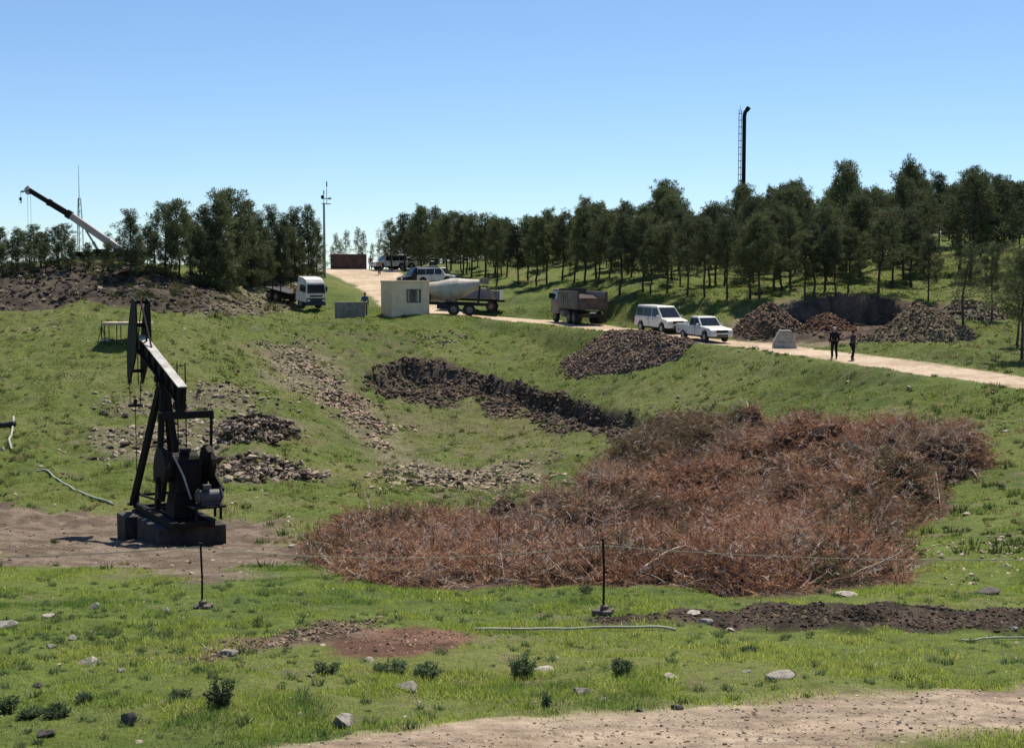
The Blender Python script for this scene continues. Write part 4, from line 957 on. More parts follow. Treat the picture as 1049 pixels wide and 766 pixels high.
# ---------------------------------------------------------------- weeds
def weed(px,py,hpx,wpx,label,dark=.5,spike=0):
    g=ground(px,py); s=g.y/F; h=hpx*s; w=wpx*s*.5; ns=max(10,int(26*wpx/25)); V=[];C=[];r=np.random.default_rng(px)
    mb=MB()
    for k in range(ns):
        a=r.random()*6.283; q=math.sqrt(r.random())*w*.7; hh=h*(.45+.5*r.random())*(1-.35*q/w)
        if k<3 and spike: hh=h*(1.0-.12*k); q*=.15
        b=np.array([math.cos(a)*q,math.sin(a)*q,0.]); tdir=np.array([math.cos(a)*w*.35,math.sin(a)*w*.35,hh])
        mb.tube([tuple(b),tuple(b+tdir)],[.006,.003],3)
        for j in range(26):
            t=.15+.85*r.random(); p=b+tdir*t; d=r.normal(size=3); d[2]=abs(d[2])*.8; d/=np.linalg.norm(d)
            sw=np.cross(d,r.normal(size=3)); sw/=np.linalg.norm(sw); L=.035+.05*r.random()
            V+=[p,p+d*L*.5+sw*L*.14,p+d*L,p+d*L*.5-sw*L*.14]
            c=np.array([.15,.20,.09])*(1-dark)+np.array([.05,.07,.04])*dark; c=c*(.7+.7*r.random()); C+=[c]*4
    root=empty('weed_plant',g,0,label,'weed','leafy weeds in the meadow')
    mb.build('stem',M['weedstem'],root); np_mesh('foliage',V,np.arange(len(V)).reshape(-1,4),M['grass'],root,C)
M['weedstem']=mat('weed_stem',(.06,.08,.03),.8)
for a in [(225,724,36,26,'dark bushy weed, the tallest plant of the lower left meadow',.95,1),(535,694,28,30,'tall leafy weed with a spike, beside the flat pale stone',.35,1),(637,691,18,22,'round leafy weed in mid meadow',.5,0),
 (400,690,14,34,'wide leafy weed clump above the flat grey stone',.3,0),(438,692,12,30,'wide leafy weed clump just right of the one above the grey stone',.3,0),(335,689,14,24,'blue green leafy weed left of the wide clumps',.4,0),
 (58,734,14,26,'dark leafy weed near the lower left edge',.6,0),(8,730,20,18,'dark leafy weed at the very left edge',.6,0),(185,716,10,20,'low dark weed left of the tall bushy one',.6,0),(765,670,8,18,'low dark tuft in the right meadow',.7,0),
 (30,735,8,20,'low weed between the two at the lower left edge',.5,0),(85,720,10,14,'little weed above the upright dark stone',.5,0),(600,573+35,10,14,'small green weed at the foot of the brush pile',.4,0),(560,722,12,8,'small upright weed near the track',.3,1)]: weed(*a)
# ---------------------------------------------------------------- vehicles (local +x forward, +y left)
def ground_root(name,p,hd,label,cat,L=4,group=None):
    """place on the terrain, pitched to it; hd = heading vector"""
    h=Vector((hd[0],hd[1],0)).normalized()
    zf=float(zt(p.x+h.x*L/2,p.y+h.y*L/2)); zr=float(zt(p.x-h.x*L/2,p.y-h.y*L/2))
    pitch=math.atan2(zf-zr,L)*.8
    r=empty(name,Vector((p.x,p.y,(zf+zr)/2+.02)),0,label,cat,group,tilt=(0,-pitch,math.atan2(h.y,h.x))); return r
WM={}
def wheel(root,x,y,r,w,rimm='rim'):
    side=1 if y>0 else -1; k=(r,w,side,rimm)
    if k not in WM:
        a=MB(); a.cyl((0,-w/2,0),(0,w/2,0),r,n=24); t=a.build('wheel',M['tyre'],None,bevel=.03); 
        b=MB(); b.cyl((0,side*(w/2-.06),0),(0,side*(w/2+.008),0),r*.58,r*.52,n=18); b.cyl((0,side*(w/2),0),(0,side*(w/2+.04),0),r*.16,n=8)
        rr=b.build('rim',M[rimm],t); WM[k]=(t,rr); t.parent=root; t.location=(x,y,r); return
    t,rr=WM[k]; a=t.copy(); col.objects.link(a); a.parent=root; a.location=(x,y,r)
    b=rr.copy(); col.objects.link(b); b.parent=a
def arch(cx,r,z0,n=8): # from front to rear over the wheel
    return [(cx+math.cos(math.pi*k/n)*r,z0+math.sin(math.pi*k/n)*r*1.0) for k in range(n+1)]
def car(root,L,Wd,prof,cab,wx,wr,paint,pick=False,zs=.38):
    """prof: top outline front->rear ; cab: (x0b,x1b,x0t,x1t,zb,zt)"""
    hw=Wd/2; f,rr=wx
    pl=[(L/2-.03,zs)]+[(x,z) for x,z in prof]+[(-L/2+.03,zs)]
    pl+= [(p[0],p[1]) for p in reversed(arch(rr,wr+.09,zs))]+[(p[0],p[1]) for p in reversed(arch(f,wr+.09,zs))]
    mb=MB(); mb.prism(pl,-hw,hw); body=mb.build('body',M[paint],root,bevel=.06)
    x0b,x1b,x0t,x1t,zb,zt_=cab; wt=hw-.17; wb=hw-.05
    mb=MB(); mb.fr((x0b,x1b,-wb,wb,zb-.06),(x0t,x1t,-wt,wt,zt_)); cabin=mb.build('cabin',M[paint],root,bevel=.07)
    e=.012
    def side(xa,xb,ya=.12,yb=.82):
        for sgn in(-1,1):
            def P(x,t): return (x,sgn*(wb+(wt-wb)*t+e),zb-.06+(zt_-zb+.06)*t)
            f0=lambda t:x0b+(x0t-x0b)*t; f1=lambda t:x1b+(x1t-x1b)*t
            q=[P(max(xa,f0(ya)+.10),ya),P(min(xb,f1(ya)-.10),ya),P(min(xb,f1(yb)-.10),yb),P(max(xa,f0(yb)+.10),yb)]
            m=MB(); m.panel(q,.008); m.build('side_window',M['glass'],cabin)
    def ends(front=True):
        ya,yb=.12,.88
        def P(sx,t):
            x=(x1b+(x1t-x1b)*t+e) if front else (x0b+(x0t-x0b)*t-e)
            return (x,sx*(wb+(wt-wb)*t-.10),zb-.06+(zt_-zb+.06)*t)
        m=MB(); m.panel([P(-1,ya),P(1,ya),P(1,yb),P(-1,yb)],.008); m.build('windscreen' if front else 'rear_window',M['glass'],cabin)
    ends(True); ends(False)
    mb=MB()
    for sgn in(-1,1): mb=MB(); mb.box((x1b-.35,sgn*(hw+.09),zb+.1),(.12,.2,.16)); mb.build('wing_mirror',M[paint],root,bevel=.02)
    mb=MB(); mb.box((L/2-.01,0,zs+.14),(.12,Wd*.92,.24)); mb.build('bumper',M[paint] ,root,bevel=.04)
    mb=MB(); mb.box((L/2+.05,0,zs+.1),(.03,Wd*.5,.12)); mb.build('lower_grille',M['black'],root)
    for sgn in(-1,1):
        m=MB(); m.box((L/2-.05,sgn*(hw-.24),.83),(.10,.36,.17)); m.build('headlight',M['lamp'],root,bevel=.03)
        m=MB(); m.box((-L/2+.02,sgn*(hw-.08),.95),(.06,.12,.3)); m.build('tail_light',M['red'],root)
        for x in(f,rr): wheel(root,x,sgn*(hw-.12),wr,.24)
    mb=MB(); mb.box((L/2-.02,0,.84),(.08,Wd*.48,.18)); g=mb.build('grille',M['black'],root)
    for sgn in(-1,1):
        mb=MB(); mb.box(((x0b+x1b)/2+.1,sgn*(hw+.006),zs+.45),(.014,.02,.62)); mb.build('door_seam',M['black'],root)
        for x in((x0b+x1b)/2-.02,(x0b+x1b)/2+.75):
            mb=MB(); mb.box((x,sgn*(hw+.02),zb-.14),(.16,.03,.03)); mb.build('door_handle',M['black'],root)
    mb=MB(); mb.box((0,0,zs+.12),(L*.9,Wd-.5,.5)); mb.build('underbody',M['black'],root)
    return side
# pickup
HD=(5.6,-14)
p=ground(721,349)
rt=ground_root('pickup_truck',p,HD,'white double-cab pickup driving down the dirt road in front of the white van','pickup truck',3.2)
rt.scale=(.93,.93,.93)
s=car(rt,5.3,1.86,[(2.62,.62),(2.58,.92),(2.35,1.04),(1.0,1.16),(-.80,1.14),(-.82,.72),(-2.55,.70),(-2.62,.6)],(-.82,1.12,-.66,.38,1.14,1.80),(1.62,-1.55),.38,'white',zs=.45)
s(-.7,.02); s(.08,.9)
mb=MB(); mb.box((-1.7,.89,.86),(1.8,.06,.56)); mb.box((-1.7,-.89,.86),(1.8,.06,.56)); mb.box((-2.6,0,.88),(.07,1.84,.54)); mb.box((-.86,0,.9),(.06,1.8,.5)); mb.build('cargo_bed',M['white'],rt,bevel=.02)
# van
p=ground(677,340)
rt=ground_root('passenger_van',p,(6.5,-14),'white passenger van stopped on the dirt road right behind the pickup','van',3)
s=car(rt,4.9,1.86,[(2.42,.62),(2.40,.86),(2.2,1.0),(1.45,1.12),(-2.30,1.12),(-2.40,1.0),(-2.42,.6)],(-2.38,1.55,-2.22,.62,1.12,1.96),(1.55,-1.50),.35,'white',zs=.40)
s(-2.2,-1.25); s(-1.18,-.05); s(.05,1.2)
# dump truck
p=ground(591,331)
rt=ground_root('dump_truck',p,(-.27,.96),'dusty grey and brown dump truck seen from behind, stopped on the dirt road','dump truck',5)
mb=MB()
for y in(-.42,.42): mb.box((-.2,y,.95),(7.6,.12,.24))
mb.box((-3.95,0,.72),(.14,2.3,.2)); mb.build('chassis',M['black'],rt)
for y in(-1,1):
    mb=MB(); mb.box((-1.3,y*1.18,1.95),(5.1,.09,1.35)); bedL=mb.build('bed_side',M['greybody'],rt,bevel=.02)
    mb=MB()
    for k in range(9): mb.box((-3.7+k*.6,y*1.25,1.95),(.07,.07,1.32))
    mb.box((-1.3,y*1.255,1.6),(5.1,.06,.08)); mb.box((-1.3,y*1.25,2.64),(5.1,.1,.08))
    mb.build('side_ribs',M['greybody'],bedL)
mb=MB(); mb.box((-1.3,0,1.28),(5.1,2.3,.12)); mb.box((1.2,0,2.05),(.1,2.36,1.6)); mb.build('bed_floor',M['brownbody'],rt)
mb=MB(); mb.box((-3.88,0,1.72),(.09,2.36,.85)); mb.box((-3.95,0,2.1),(.06,2.4,.1)); mb.build('tailgate',M['brownbody'],rt,bevel=.01)
for y in(-1.2,1.2): mb=MB(); mb.box((-3.9,y,1.95),(.14,.14,1.45)); mb.build('bed_post',M['brownbody'],rt)
mb=MB()
pts=[]
for i in range(9):
    for j in range(6):
        x=-3.7+i*.6; y=-1.1+j*.44; pts.append((x,y,1.95+.38*math.sin(max(0,(i-1))/7*2.6)+.12*random.random()-.1*abs(j-2.5)/2.5))
fs=[(i*6+j,i*6+j+1,(i+1)*6+j+1,(i+1)*6+j) for i in range(8) for j in range(5)]
mb.add(pts,fs); mb.build('load_of_soil',M['soil'] if 'soil' in M else M['darkstone'],rt,smooth=True)
mb=MB(); mb.fr((1.4,3.5,-1.2,1.2,.75),(1.4,3.45,-1.2,1.2,1.9)); mb.fr((1.4,3.45,-1.2,1.2,1.9),(1.5,3.2,-1.05,1.05,2.8)); mb.build('cab',M['greybody'],rt,bevel=.06)
for y in(-1,1): mb=MB(); mb.panel([(1.75,y*1.19,1.95),(3.2,y*1.19,1.95),(3.05,y*1.09,2.6),(1.8,y*1.09,2.6)]); mb.build('side_window',M['glass'],rt)
mb=MB(); mb.panel([(3.46,-1.0,1.95),(3.46,1.0,1.95),(3.27,.95,2.65),(3.27,-.95,2.65)]); mb.build('windscreen',M['glass'],rt)
for y in(-1,1): mb=MB(); mb.box((3.2,y*1.3,2.2),(.1,.3,.45)); mb.build('wing_mirror',M['black'],rt)
mb=MB(); mb.cyl((.6,1.0,.8),(-.3,1.0,.8),.28,n=12); mb.build('fuel_tank',M['greybody'],rt)
for y in(1,-1):
    wheel(rt,2.5,y*1.0,.52,.32,'greybody'); wheel(rt,-1.45,y*.98,.52,.5,'greybody'); wheel(rt,-2.75,y*.98,.52,.5,'greybody')
    m=MB(); m.box((-4.0,y*.85,.82),(.06,.34,.12)); m.build('tail_light',M['red'],rt)
    m=MB(); m.box((-3.35,y*.98,.5),(.03,.5,.5)); m.build('mud_flap',M['black'],rt)
mb=MB(); mb.box((-4.03,0,.98),(.02,.5,.12)); mb.build('number_plate',M['white'],rt)
# mixer truck behind the booth
p=ground(452,321.5)
rt=ground_root('mixer_truck',p,(-1,-.06),'concrete mixer truck with beige drum half hidden behind the cream booth','mixer truck',5)
mb=MB()
for y in(-.42,.42): mb.box((-.1,y,1.0),(8.2,.12,.26))
mb.build('chassis',M['black'],rt)
mb=MB(); mb.cyl((1.6,0,2.1),(.2,0,2.15),.62,.78,n=24); mb.cyl((.2,0,2.15),(-.7,0,2.22),.78,.95,n=24); mb.cyl((-.7,0,2.22),(-1.5,0,2.35),.95,.9,n=24); mb.cyl((-1.5,0,2.35),(-3.3,0,2.8),.9,.36,n=24)
dr=mb.build('drum',M['beige'],rt,smooth=False)
mb=MB(); mb.box((-3.7,0,3.05),(.7,1.0,.55)); mb.build('hopper',M['greybody'],rt,bevel=.03)
mb=MB(); mb.beam((-3.9,0,2.6),(-4.6,-.2,1.5),.5,.12); mb.build('chute',M['greybody'],rt)
mb=MB(); mb.beam((-3.2,.6,1.1),(-3.3,.35,2.6),.14,.14); mb.beam((-3.2,-.6,1.1),(-3.3,-.35,2.6),.14,.14); mb.box((1.1,0,1.6),(.3,1.2,1.1)); mb.build('drum_stand',M['black'],rt)
mb=MB(); mb.cyl((.2,-1.0,1.35),(1.3,-1.0,1.35),.33,n=14); mb.build('water_tank',M['white'],rt)
mb=MB(); mb.fr((2.2,4.2,-1.2,1.2,.7),(2.2,4.2,-1.2,1.2,1.8)); mb.fr((2.2,4.2,-1.2,1.2,1.8),(2.3,4.0,-1.1,1.1,2.75)); mb.build('cab',M['white'],rt,bevel=.06)
for y in(-1,1): mb=MB(); mb.panel([(2.5,y*1.19,1.85),(4.0,y*1.19,1.85),(3.85,y*1.13,2.55),(2.5,y*1.13,2.55)]); mb.build('side_window',M['glass'],rt)
for y in(-1,1):
    mb=MB(); mb.box((-1.7,y*1.05,1.15),(2.7,.5,.06)); mb.build('mudguard',M['black'],rt)
    mb=MB(); mb.box((-.1,y*1.0,.8),(1.,.3,.5)); mb.build('battery_box',M['black'],rt)
for y in(1,-1):
    wheel(rt,3.1,y*1.0,.52,.32,'greybody'); wheel(rt,-1.05,y*.95,.52,.5,'greybody'); wheel(rt,-2.42,y*.95,.52,.5,'greybody')
# blue-grey flatbed to the right
p=gd(489,125)
rt=ground_root('flatbed_truck',p,(-1,.12),'blue grey flatbed truck parked behind the mixer truck','truck',4)
mb=MB(); mb.box((-.2,0,.95),(4.6,.9,.22)); mb.build('chassis',M['black'],rt)
mb=MB(); mb.fr((-2.1,1.9,-1.15,1.15,1.1),(-2.1,1.9,-1.15,1.15,1.25)); mb.box((-.1,-1.12,1.55),(4.0,.07,.6)); mb.box((-.1,1.12,1.55),(4.0,.07,.6)); mb.box((-2.1,0,1.55),(.07,2.3,.6)); mb.build('flatbed',M['bluegrey'],rt,bevel=.02)
mb=MB(); mb.box((-2.17,0,1.5),(.05,2.34,.9)); mb.build('tail_frame',M['white'],rt)
mb=MB(); mb.box((-.2,0,1.7),(1.6,1.5,.7)); mb.sphere((.9,.2,1.8),.55,10,(1.3,1,.8)); mb.build('load',M['khakiload'] if 'khakiload' in M else M['khaki'],rt,bevel=.1)
mb=MB(); mb.fr((2.0,3.4,-1.05,1.05,.7),(2.0,3.3,-1.0,1.0,2.3)); mb.build('cab',M['bluegrey'],rt,bevel=.07)
for y in(-1,1): mb=MB(); mb.panel([(2.2,y*1.045,1.5),(3.2,y*1.045,1.5),(3.1,y*1.02,2.1),(2.2,y*1.02,2.1)]); mb.build('side_window',M['glass'],rt)
for y in(1,-1): wheel(rt,2.5,y*.95,.45,.3,'greybody'); wheel(rt,-1.35,y*.9,.45,.4,'greybody')
# white-cab truck on the grass, left
p=ground(303,314)
rt=ground_root('lorry',p,(.70,-.71),'lorry with a white high-roofed cab and empty stake bed parked on the grass','lorry',4)
W2=1.2
rt.scale=(.9,.9,.9)
mb=MB(); mb.box((-.6,0,.9),(6.8,.9,.24)); mb.build('chassis',M['black'],rt)
mb=MB(); mb.fr((1.5,3.25,-W2,W2,.75),(1.5,3.25,-W2,W2,1.65)); mb.fr((1.5,3.25,-W2,W2,1.65),(1.55,3.0,-1.12,1.12,2.65)); cab=mb.build('cab',M['white'],rt,bevel=.05)
mb=MB(); mb.prism([(1.5,2.63),(3.02,2.63),(2.75,2.95),(2.3,3.1),(1.5,3.1)],-1.08,1.08); mb.build('roof_deflector',M['white'],cab,bevel=.05)
mb=MB(); mb.panel([(3.265,-1.08,1.66),(3.265,1.08,1.66),(3.055,1.02,2.5),(3.055,-1.02,2.5)]); mb.build('windscreen',M['glass'],cab)
for y in(-1,1): mb=MB(); mb.panel([(2.1,y*1.205,1.75),(3.0,y*1.205,1.75),(2.88,y*1.145,2.4),(2.1,y*1.145,2.4)]); mb.build('side_window',M['glass'],cab)
mb=MB(); mb.box((3.27,0,.92),(.06,2.3,.5)); mb.box((3.3,0,.6),(.16,2.4,.3)); mb.build('bumper',M['darkblue'],cab,bevel=.03)
mb=MB(); mb.box((3.27,0,1.38),(.05,1.5,.16)); mb.build('grille',M['darkblue'],cab)
for y in(-1,1):
    m=MB(); m.box((3.31,y*.92,.95),(.05,.36,.2)); m.build('headlight',M['lamp'],cab)
    m=MB(); m.box((3.0,y*1.32,2.0),(.1,.3,.5)); m.build('wing_mirror',M['black'],cab)
mb=MB(); mb.box((-1.9,0,1.14),(4.4,2.35,.14)); fb=mb.build('flatbed',M['black'],rt,bevel=.01)
mb=MB()
for x in(-4.0,-2.6,-1.2): 
    for y in(-1.12,1.12): mb.box((x,y,1.75),(.09,.08,1.2))
for y in(-1.12,1.12): mb.box((-2.6,y,1.5),(2.9,.04,.05))
mb.build('stake',M['iron'],rt)
mb=MB(); mb.box((.85,0,1.55),(.75,1.6,.6)); mb.cyl((.85,-.5,1.85),(.85,-.5,2.1),.2,n=10); mb.beam((.85,.3,1.8),(-.1,.3,2.1),.16,.2); mb.build('loader_crane',M['orange'],rt,bevel=.04)
for y in(1,-1): wheel(rt,2.35,y*1.0,.5,.32,'greybody'); wheel(rt,-1.9,y*.92,.5,.5,'greybody'); wheel(rt,-3.1,y*.92,.5,.5,'greybody')
# far parked cars
def small_car(px,d,hd,label,paint,van=False):
    p=gd(px,d); rt=ground_root('parked_car',p,hd,label,'car',2.6)
    if van: s=car(rt,4.7,1.85,[(2.32,.62),(2.30,.86),(2.1,1.0),(1.2,1.1),(-2.25,1.1),(-2.3,.6)],(-2.25,1.3,-2.12,.6,1.1,1.9),(1.45,-1.4),.37,paint,zs=.42); s(-2.1,-1.1); s(-1.05,-.1); s(0,1.1)
    else: s=car(rt,4.4,1.75,[(2.15,.6),(2.12,.78),(1.95,.86),(.9,.96),(-1.7,.98),(-2.1,.9),(-2.15,.6)],(-1.75,.95,-1.25,.2,.97,1.48),(1.35,-1.3),.32,paint,zs=.36); s(-1.5,-.4); s(-.33,.8)
small_car(430,151,(-1,-.5),'dark car with pale bonnet parked behind the mixer drum','paint_dark',True)
small_car(449,150,(.95,-.35),'white estate car parked behind the mixer drum','white',True)
small_car(399,176,(-.9,-.5),'white off-roader parked by the rusty container','white',True)
small_car(411,181,(-.9,-.2),'white car parked just right of the off-roader','white')
# dark flatbed trailer behind them
p=gd(426,178); rt=ground_root('trailer',p,(1,.05),'dark empty flatbed trailer under the first pines','trailer',4)
mb=MB(); mb.box((0,0,1.1),(6,2.3,.18)); mb.build('deck',M['black'],rt)
for y in(1,-1): wheel(rt,-1.8,y*.95,.45,.3,'greybody'); wheel(rt,-2.8,y*.95,.45,.3,'greybody'); wheel(rt,2.2,y*.95,.45,.3,'greybody')
# rusty container
p=gd(358,186); rt=empty('container',p,R(4),'long rusty brown metal container at the top of the road','container'); rt.scale=(1,1,.82)
mb=MB(); mb.box((0,0,1.25),(4.7,2.3,2.4)); mb.build('box',M['rust'],rt,bevel=.02)
mb=MB()
for k in range(22): mb.box((-2.2+k*.21,-1.17,1.25),(.09,.06,2.2))
for k in range(8): mb.box((-2.37,-.95+k*.27,1.25),(.05,.1,2.2))
mb.build('corrugation',M['rust'],rt)
mb=MB()
for z in(.06,2.45): mb.box((0,-1.18,z),(4.8,.1,.12))
for x in(-2.35,2.35): mb.box((x,-1.18,1.25),(.12,.1,2.5))
mb.build('frame',M['brownbody'],rt)
p=gd(278,140); rt=empty('tank_container',p,R(-8),'small grey steel box store half hidden under the left pines','box store')
mb=MB(); mb.box((0,0,.95),(1.5,1.2,1.9)); mb.build('box',M['concrete'],rt,bevel=.02); mb=MB(); mb.box((0,0,1.95),(1.7,1.4,.1)); mb.build('lid',M['greybody'],rt)
# ---------------------------------------------------------------- booth, barrier, grey block, slab stand
p=gd(415,119); rt=empty('guard_booth',p,R(10),'cream flat-roofed guard booth with one window beside the mixer truck','guard booth')
w,dp,h=3.35,3.3,2.85
# two visible faces: narrow left, wide right
rt.rotation_euler=(0,0,R(22))
hx,hy=w/2,dp/2; wx0,wx1,wz0,wz1=-.38,.92,1.05,2.22
mb=MB()
mb.box((-hx+.06,0,h/2-.15),(.12,dp,h+.3)); mb.box((hx-.06,0,h/2-.15),(.12,dp,h+.3)); mb.box((0,hy-.06,h/2-.15),(w-.24,.12,h+.3))
yf=-hy+.06
mb.box(((-hx+.12+wx0)/2,yf,h/2-.15),(wx0+hx-.12,.12,h+.3)); mb.box(((hx-.12+wx1)/2,yf,h/2-.15),(hx-.12-wx1,.12,h+.3)); mb.box(((wx0+wx1)/2,yf,(wz0-.3)/2),(wx1-wx0,.12,wz0+.3)); mb.box(((wx0+wx1)/2,yf,(wz1+h)/2),(wx1-wx0,.12,h-wz1))
wl_=mb.build('wall',M['booth'],rt)
mb=MB(); mb.box((0,0,h+.05),(w+.12,dp+.12,.1)); mb.build('roof',M['booth'],rt,bevel=.01)
mb=MB(); 
for x in(wx0+.03,wx1-.03,(wx0+wx1)/2): mb.box((x,-hy+.04,(wz0+wz1)/2),(.05,.05,wz1-wz0))
for z in(wz0+.025,wz1-.025): mb.box(((wx0+wx1)/2,-hy+.035,z),(wx1-wx0,.05,.05))
win=mb.build('window',M['brownbody'],rt)
mb=MB(); mb.box(((wx0+wx1)/2,-hy+.07,(wz0+wz1)/2),(wx1-wx0,.01,wz1-wz0)); mb.build('pane',M['glass'],win)
mb=MB(); mb.box((wx0+.2,-hy+.055,(wz0+wz1)/2+.02),(.12,.02,wz1-wz0-.2)); mb.box((wx1-.25,-hy+.055,(wz0+wz1)/2+.02),(.2,.02,wz1-wz0-.15)); mb.build('curtain',M['beige'],win)
mb=MB(); mb.box((-hx-.01,.3,1.0),(.04,.8,2.0)); mb.build('door',M['booth'],rt)
p=gd(359,117); rt=empty('concrete_barrier',p,R(2),'low grey concrete barrier block left of the cream booth','barrier')
mb=MB(); mb.box((0,0,.65),(2.6,.5,1.55)); mb.build('slab',M['greybody'],rt,bevel=.02)
mb=MB()
for x in(-1.0,1.0): mb.box((x,-.27,.65),(.06,.05,1.4))
mb.box((0,0,1.45),(2.66,.56,.06)); mb.build('trim',M['concrete'],rt)
p=gd(804,89); mb=MB()
mb.fr((-.95,.95,-.5,.5,-.2),(-.85,.78,-.45,.45,.45)); mb.fr((-.85,.78,-.45,.45,.45),(-.5,.55,-.34,.34,1.18)); mb.fr((-.5,.55,-.34,.34,1.18),(-.42,.45,-.3,.3,1.3))
o=mb.build('stone_block',M['concrete'],bevel=.07); o.location=p; o.scale=(.86,.86,.9); o.rotation_euler=(0,0,R(-6)); tag(o,'pale grey stepped stone block on the verge left of the two walkers','stone block')
# slab stand behind the pumpjack
g=ground(131,350); rt=empty('slab_table',g,R(3),'tan slab on thin iron legs standing on the slope behind the horsehead','stand')
mb=MB(); mb.box((0,0,1.22),(3.1,2.2,.2)); mb.build('top',M['tan'],rt,bevel=.02)
for x in(-1.4,-.6,1.4):
    for y in(-.6,.6):
        mb=MB(); mb.tube([(x,y,-.2),(x,y,1.15)],.035,6); mb.build('leg',M['iron'],rt)
g=ground(104,349); rt=empty('iron_stake',g,0,'short iron stake frame left of the tan slab stand','stake')
mb=MB(); mb.tube([(0,0,-.1),(.05,0,1.4)],.04,5); mb.tube([(-.25,0,-.1),(.05,0,1.0)],.03,5); mb.tube([(.35,0,-.1),(.05,0,1.0)],.03,5); mb.build('pole',M['iron'],rt)
mb=MB(); mb.box((.25,0,.08),(.5,.3,.25)); mb.build('footing',M['concrete'],rt,bevel=.03)
# ---------------------------------------------------------------- crane, masts, flare stack
dC=150.
def PC(px,py,d=dC): return at(px,py,d)
base=gd(112,dC)
rt=empty('mobile_crane',base,0,'mobile crane behind the left pines with its long boom reaching up to the left','crane')
def rel(px,py,dy=0): return PC(px,py,dC+dy)-base
tip=rel(30,195); mid=rel(71,220); foot=rel(130,261)
mb=MB(); mb.beam(mid+(foot-mid)*.0,foot,.62,.72); bm_=mb.build('boom',M['pinkboom'],rt,bevel=.04)
mb=MB(); mb.beam(mid+(mid-foot)*.02,(mid+tip)/2,.52,.62); mb.beam((mid+tip)/2,tip,.42,.5); 
dd=(mid-tip).normalized()
mb.beam(mid-dd*.3,mid+dd*.25,.66,.86); mb.beam((mid+tip)/2-dd*.15,(mid+tip)/2+dd*.15,.56,.72); mb.build('boom_extension',M['iron'],bm_)
mb=MB(); mb.beam(tip,tip+(tip-mid).normalized()*.35+Vector((0,0,.12)),.5,.55); mb.beam(tip,tip+Vector((-.95,0,-.18)),.14,.2); mb.cyl(tip+Vector((-.15,-.25,-.25)),tip+Vector((-.15,.25,-.25)),.22,n=10); mb.build('boom_head',M['steel'],bm_)
mb=MB(); e1=tip+Vector((-.95,0,-.2)); hk=rel(21,203); mb.tube([e1,hk],.02,4)
for q in(-.22,.12): mb.tube([tip+Vector((q,0,-.2)),tip+Vector((q,0,-6))],.018,4)
mb.build('hoist_cable',M['steel'],rt)
mb=MB(); mb.box(hk+Vector((0,0,-.1)),(.22,.2,.35)); mb.tube([hk+Vector((0,0,-.25)),hk+Vector((.12,0,-.4)),hk+Vector((.02,0,-.55)),hk+Vector((-.1,0,-.45))],.05,6); mb.build('hook_block',M['iron'],rt)
mb=MB(); c0=rel(88,236); c1=rel(104,262); mb.cyl(c0,c0.lerp(c1,.5),.11,n=8); mb.cyl(c0.lerp(c1,.45),c1,.17,n=8); mb.build('lift_cylinder',M['steel'],rt)
mb=MB(); b0=rel(112,268); mb.box(b0+Vector((0,0,.1)),(4.2,2.2,1.2)); mb.box(b0+Vector((-.9,-.2,.9)),(1.2,1.4,.9)); mb.fr((b0.x+.4,b0.x+2.2,-1,1,b0.z+.6),(b0.x+.8,b0.x+2.2,-.9,.9,b0.z+1.3)); mb.build('superstructure',M['iron'],rt,bevel=.05)
mb=MB(); mb.box((.3,0,1.0),(8.5,2.4,.6)); mb.build('chassis',M['iron'],rt,bevel=.05)
for x in(-3,-1.6,1.8,3.2):
    for y in(-1,1): wheel(rt,x,y*1.0,.55,.4,'greybody')
# guyed lattice mast at left
def lattice(name,px,d,topy,w,whip,label):
    b=gd(px,d); h=unp(px,topy,d)[2]-b.z; rt=empty(name,b,0,label,'mast')
    mb=MB(); c=[(math.cos(a)*w,math.sin(a)*w) for a in(0,2.09,4.19)]
    for x,y in c: mb.tube([(x,y,-.3),(x,y,h*.55),(x*.45,y*.45,h)],.05,5)
    k=0;z=0.
    while z<h*.95:
        for i in range(3):
            a=c[i];e=c[(i+1)%3]; f=1 if z<h*.55 else .7; mb.tube([(a[0]*f,a[1]*f,z),(e[0]*f,e[1]*f,z+.8)],.022,3)
        z+=.8
    mb.build('lattice',M['steel'],rt)
    mb=MB(); mb.tube([(0,0,h-.3),(0,0,h+whip)],[.05,.02],5); mb.build('whip_antenna',M['steel'],rt)
    return rt,h
lattice('lattice_mast',84,155,203,.34,3.7,'slender steel lattice mast crossing behind the crane boom')
b=gd(333,150); rt=empty('antenna_mast',b,0,'grey pole mast with small antennas at the end of the left pines','mast')
zz=lambda y:unp(333,y,150)[2]-b.z
mb=MB(); mb.tube([(0,0,-.3),(0,0,zz(208))],[.16,.11],8); mb.build('pole',M['steel'],rt)
mb=MB(); mb.box((.25,0,zz(209)),(1.0,.1,.1)); mb.box((.35,0,zz(203.5)),(.8,.08,.1)); mb.tube([(.32,0,zz(209)),(.32,0,zz(193))],.035,5); mb.tube([(0,0,zz(209)),(0,0,zz(198))],.035,5); mb.build('crossarm',M['steel'],rt)
mb=MB(); mb.sphere((-.15,0,zz(202)),.24,8,(.8,.8,1)); mb.build('lamp_head',M['iron'],rt)
mb=MB(); mb.box((.32,0,zz(189)),(.13,.13,.6)); mb.box((0,0,zz(197)),(.12,.12,.4)); mb.box((.65,0,zz(203.5)),(.3,.25,.2)); mb.build('antenna',M['steel'],rt)
b=gd(760,195); rt=empty('flare_stack',b,0,'tall black flare stack with a bent tip and caged ladder above the pines','flare stack')
zt2=unp(760,112,195)[2]-b.z
mb=MB(); mb.tube([(0,0,-.3),(0,0,zt2-1.0),(.1,0,zt2-.45),(.45,0,zt2)],.28,12); mb.build('pipe',M['iron'],rt)
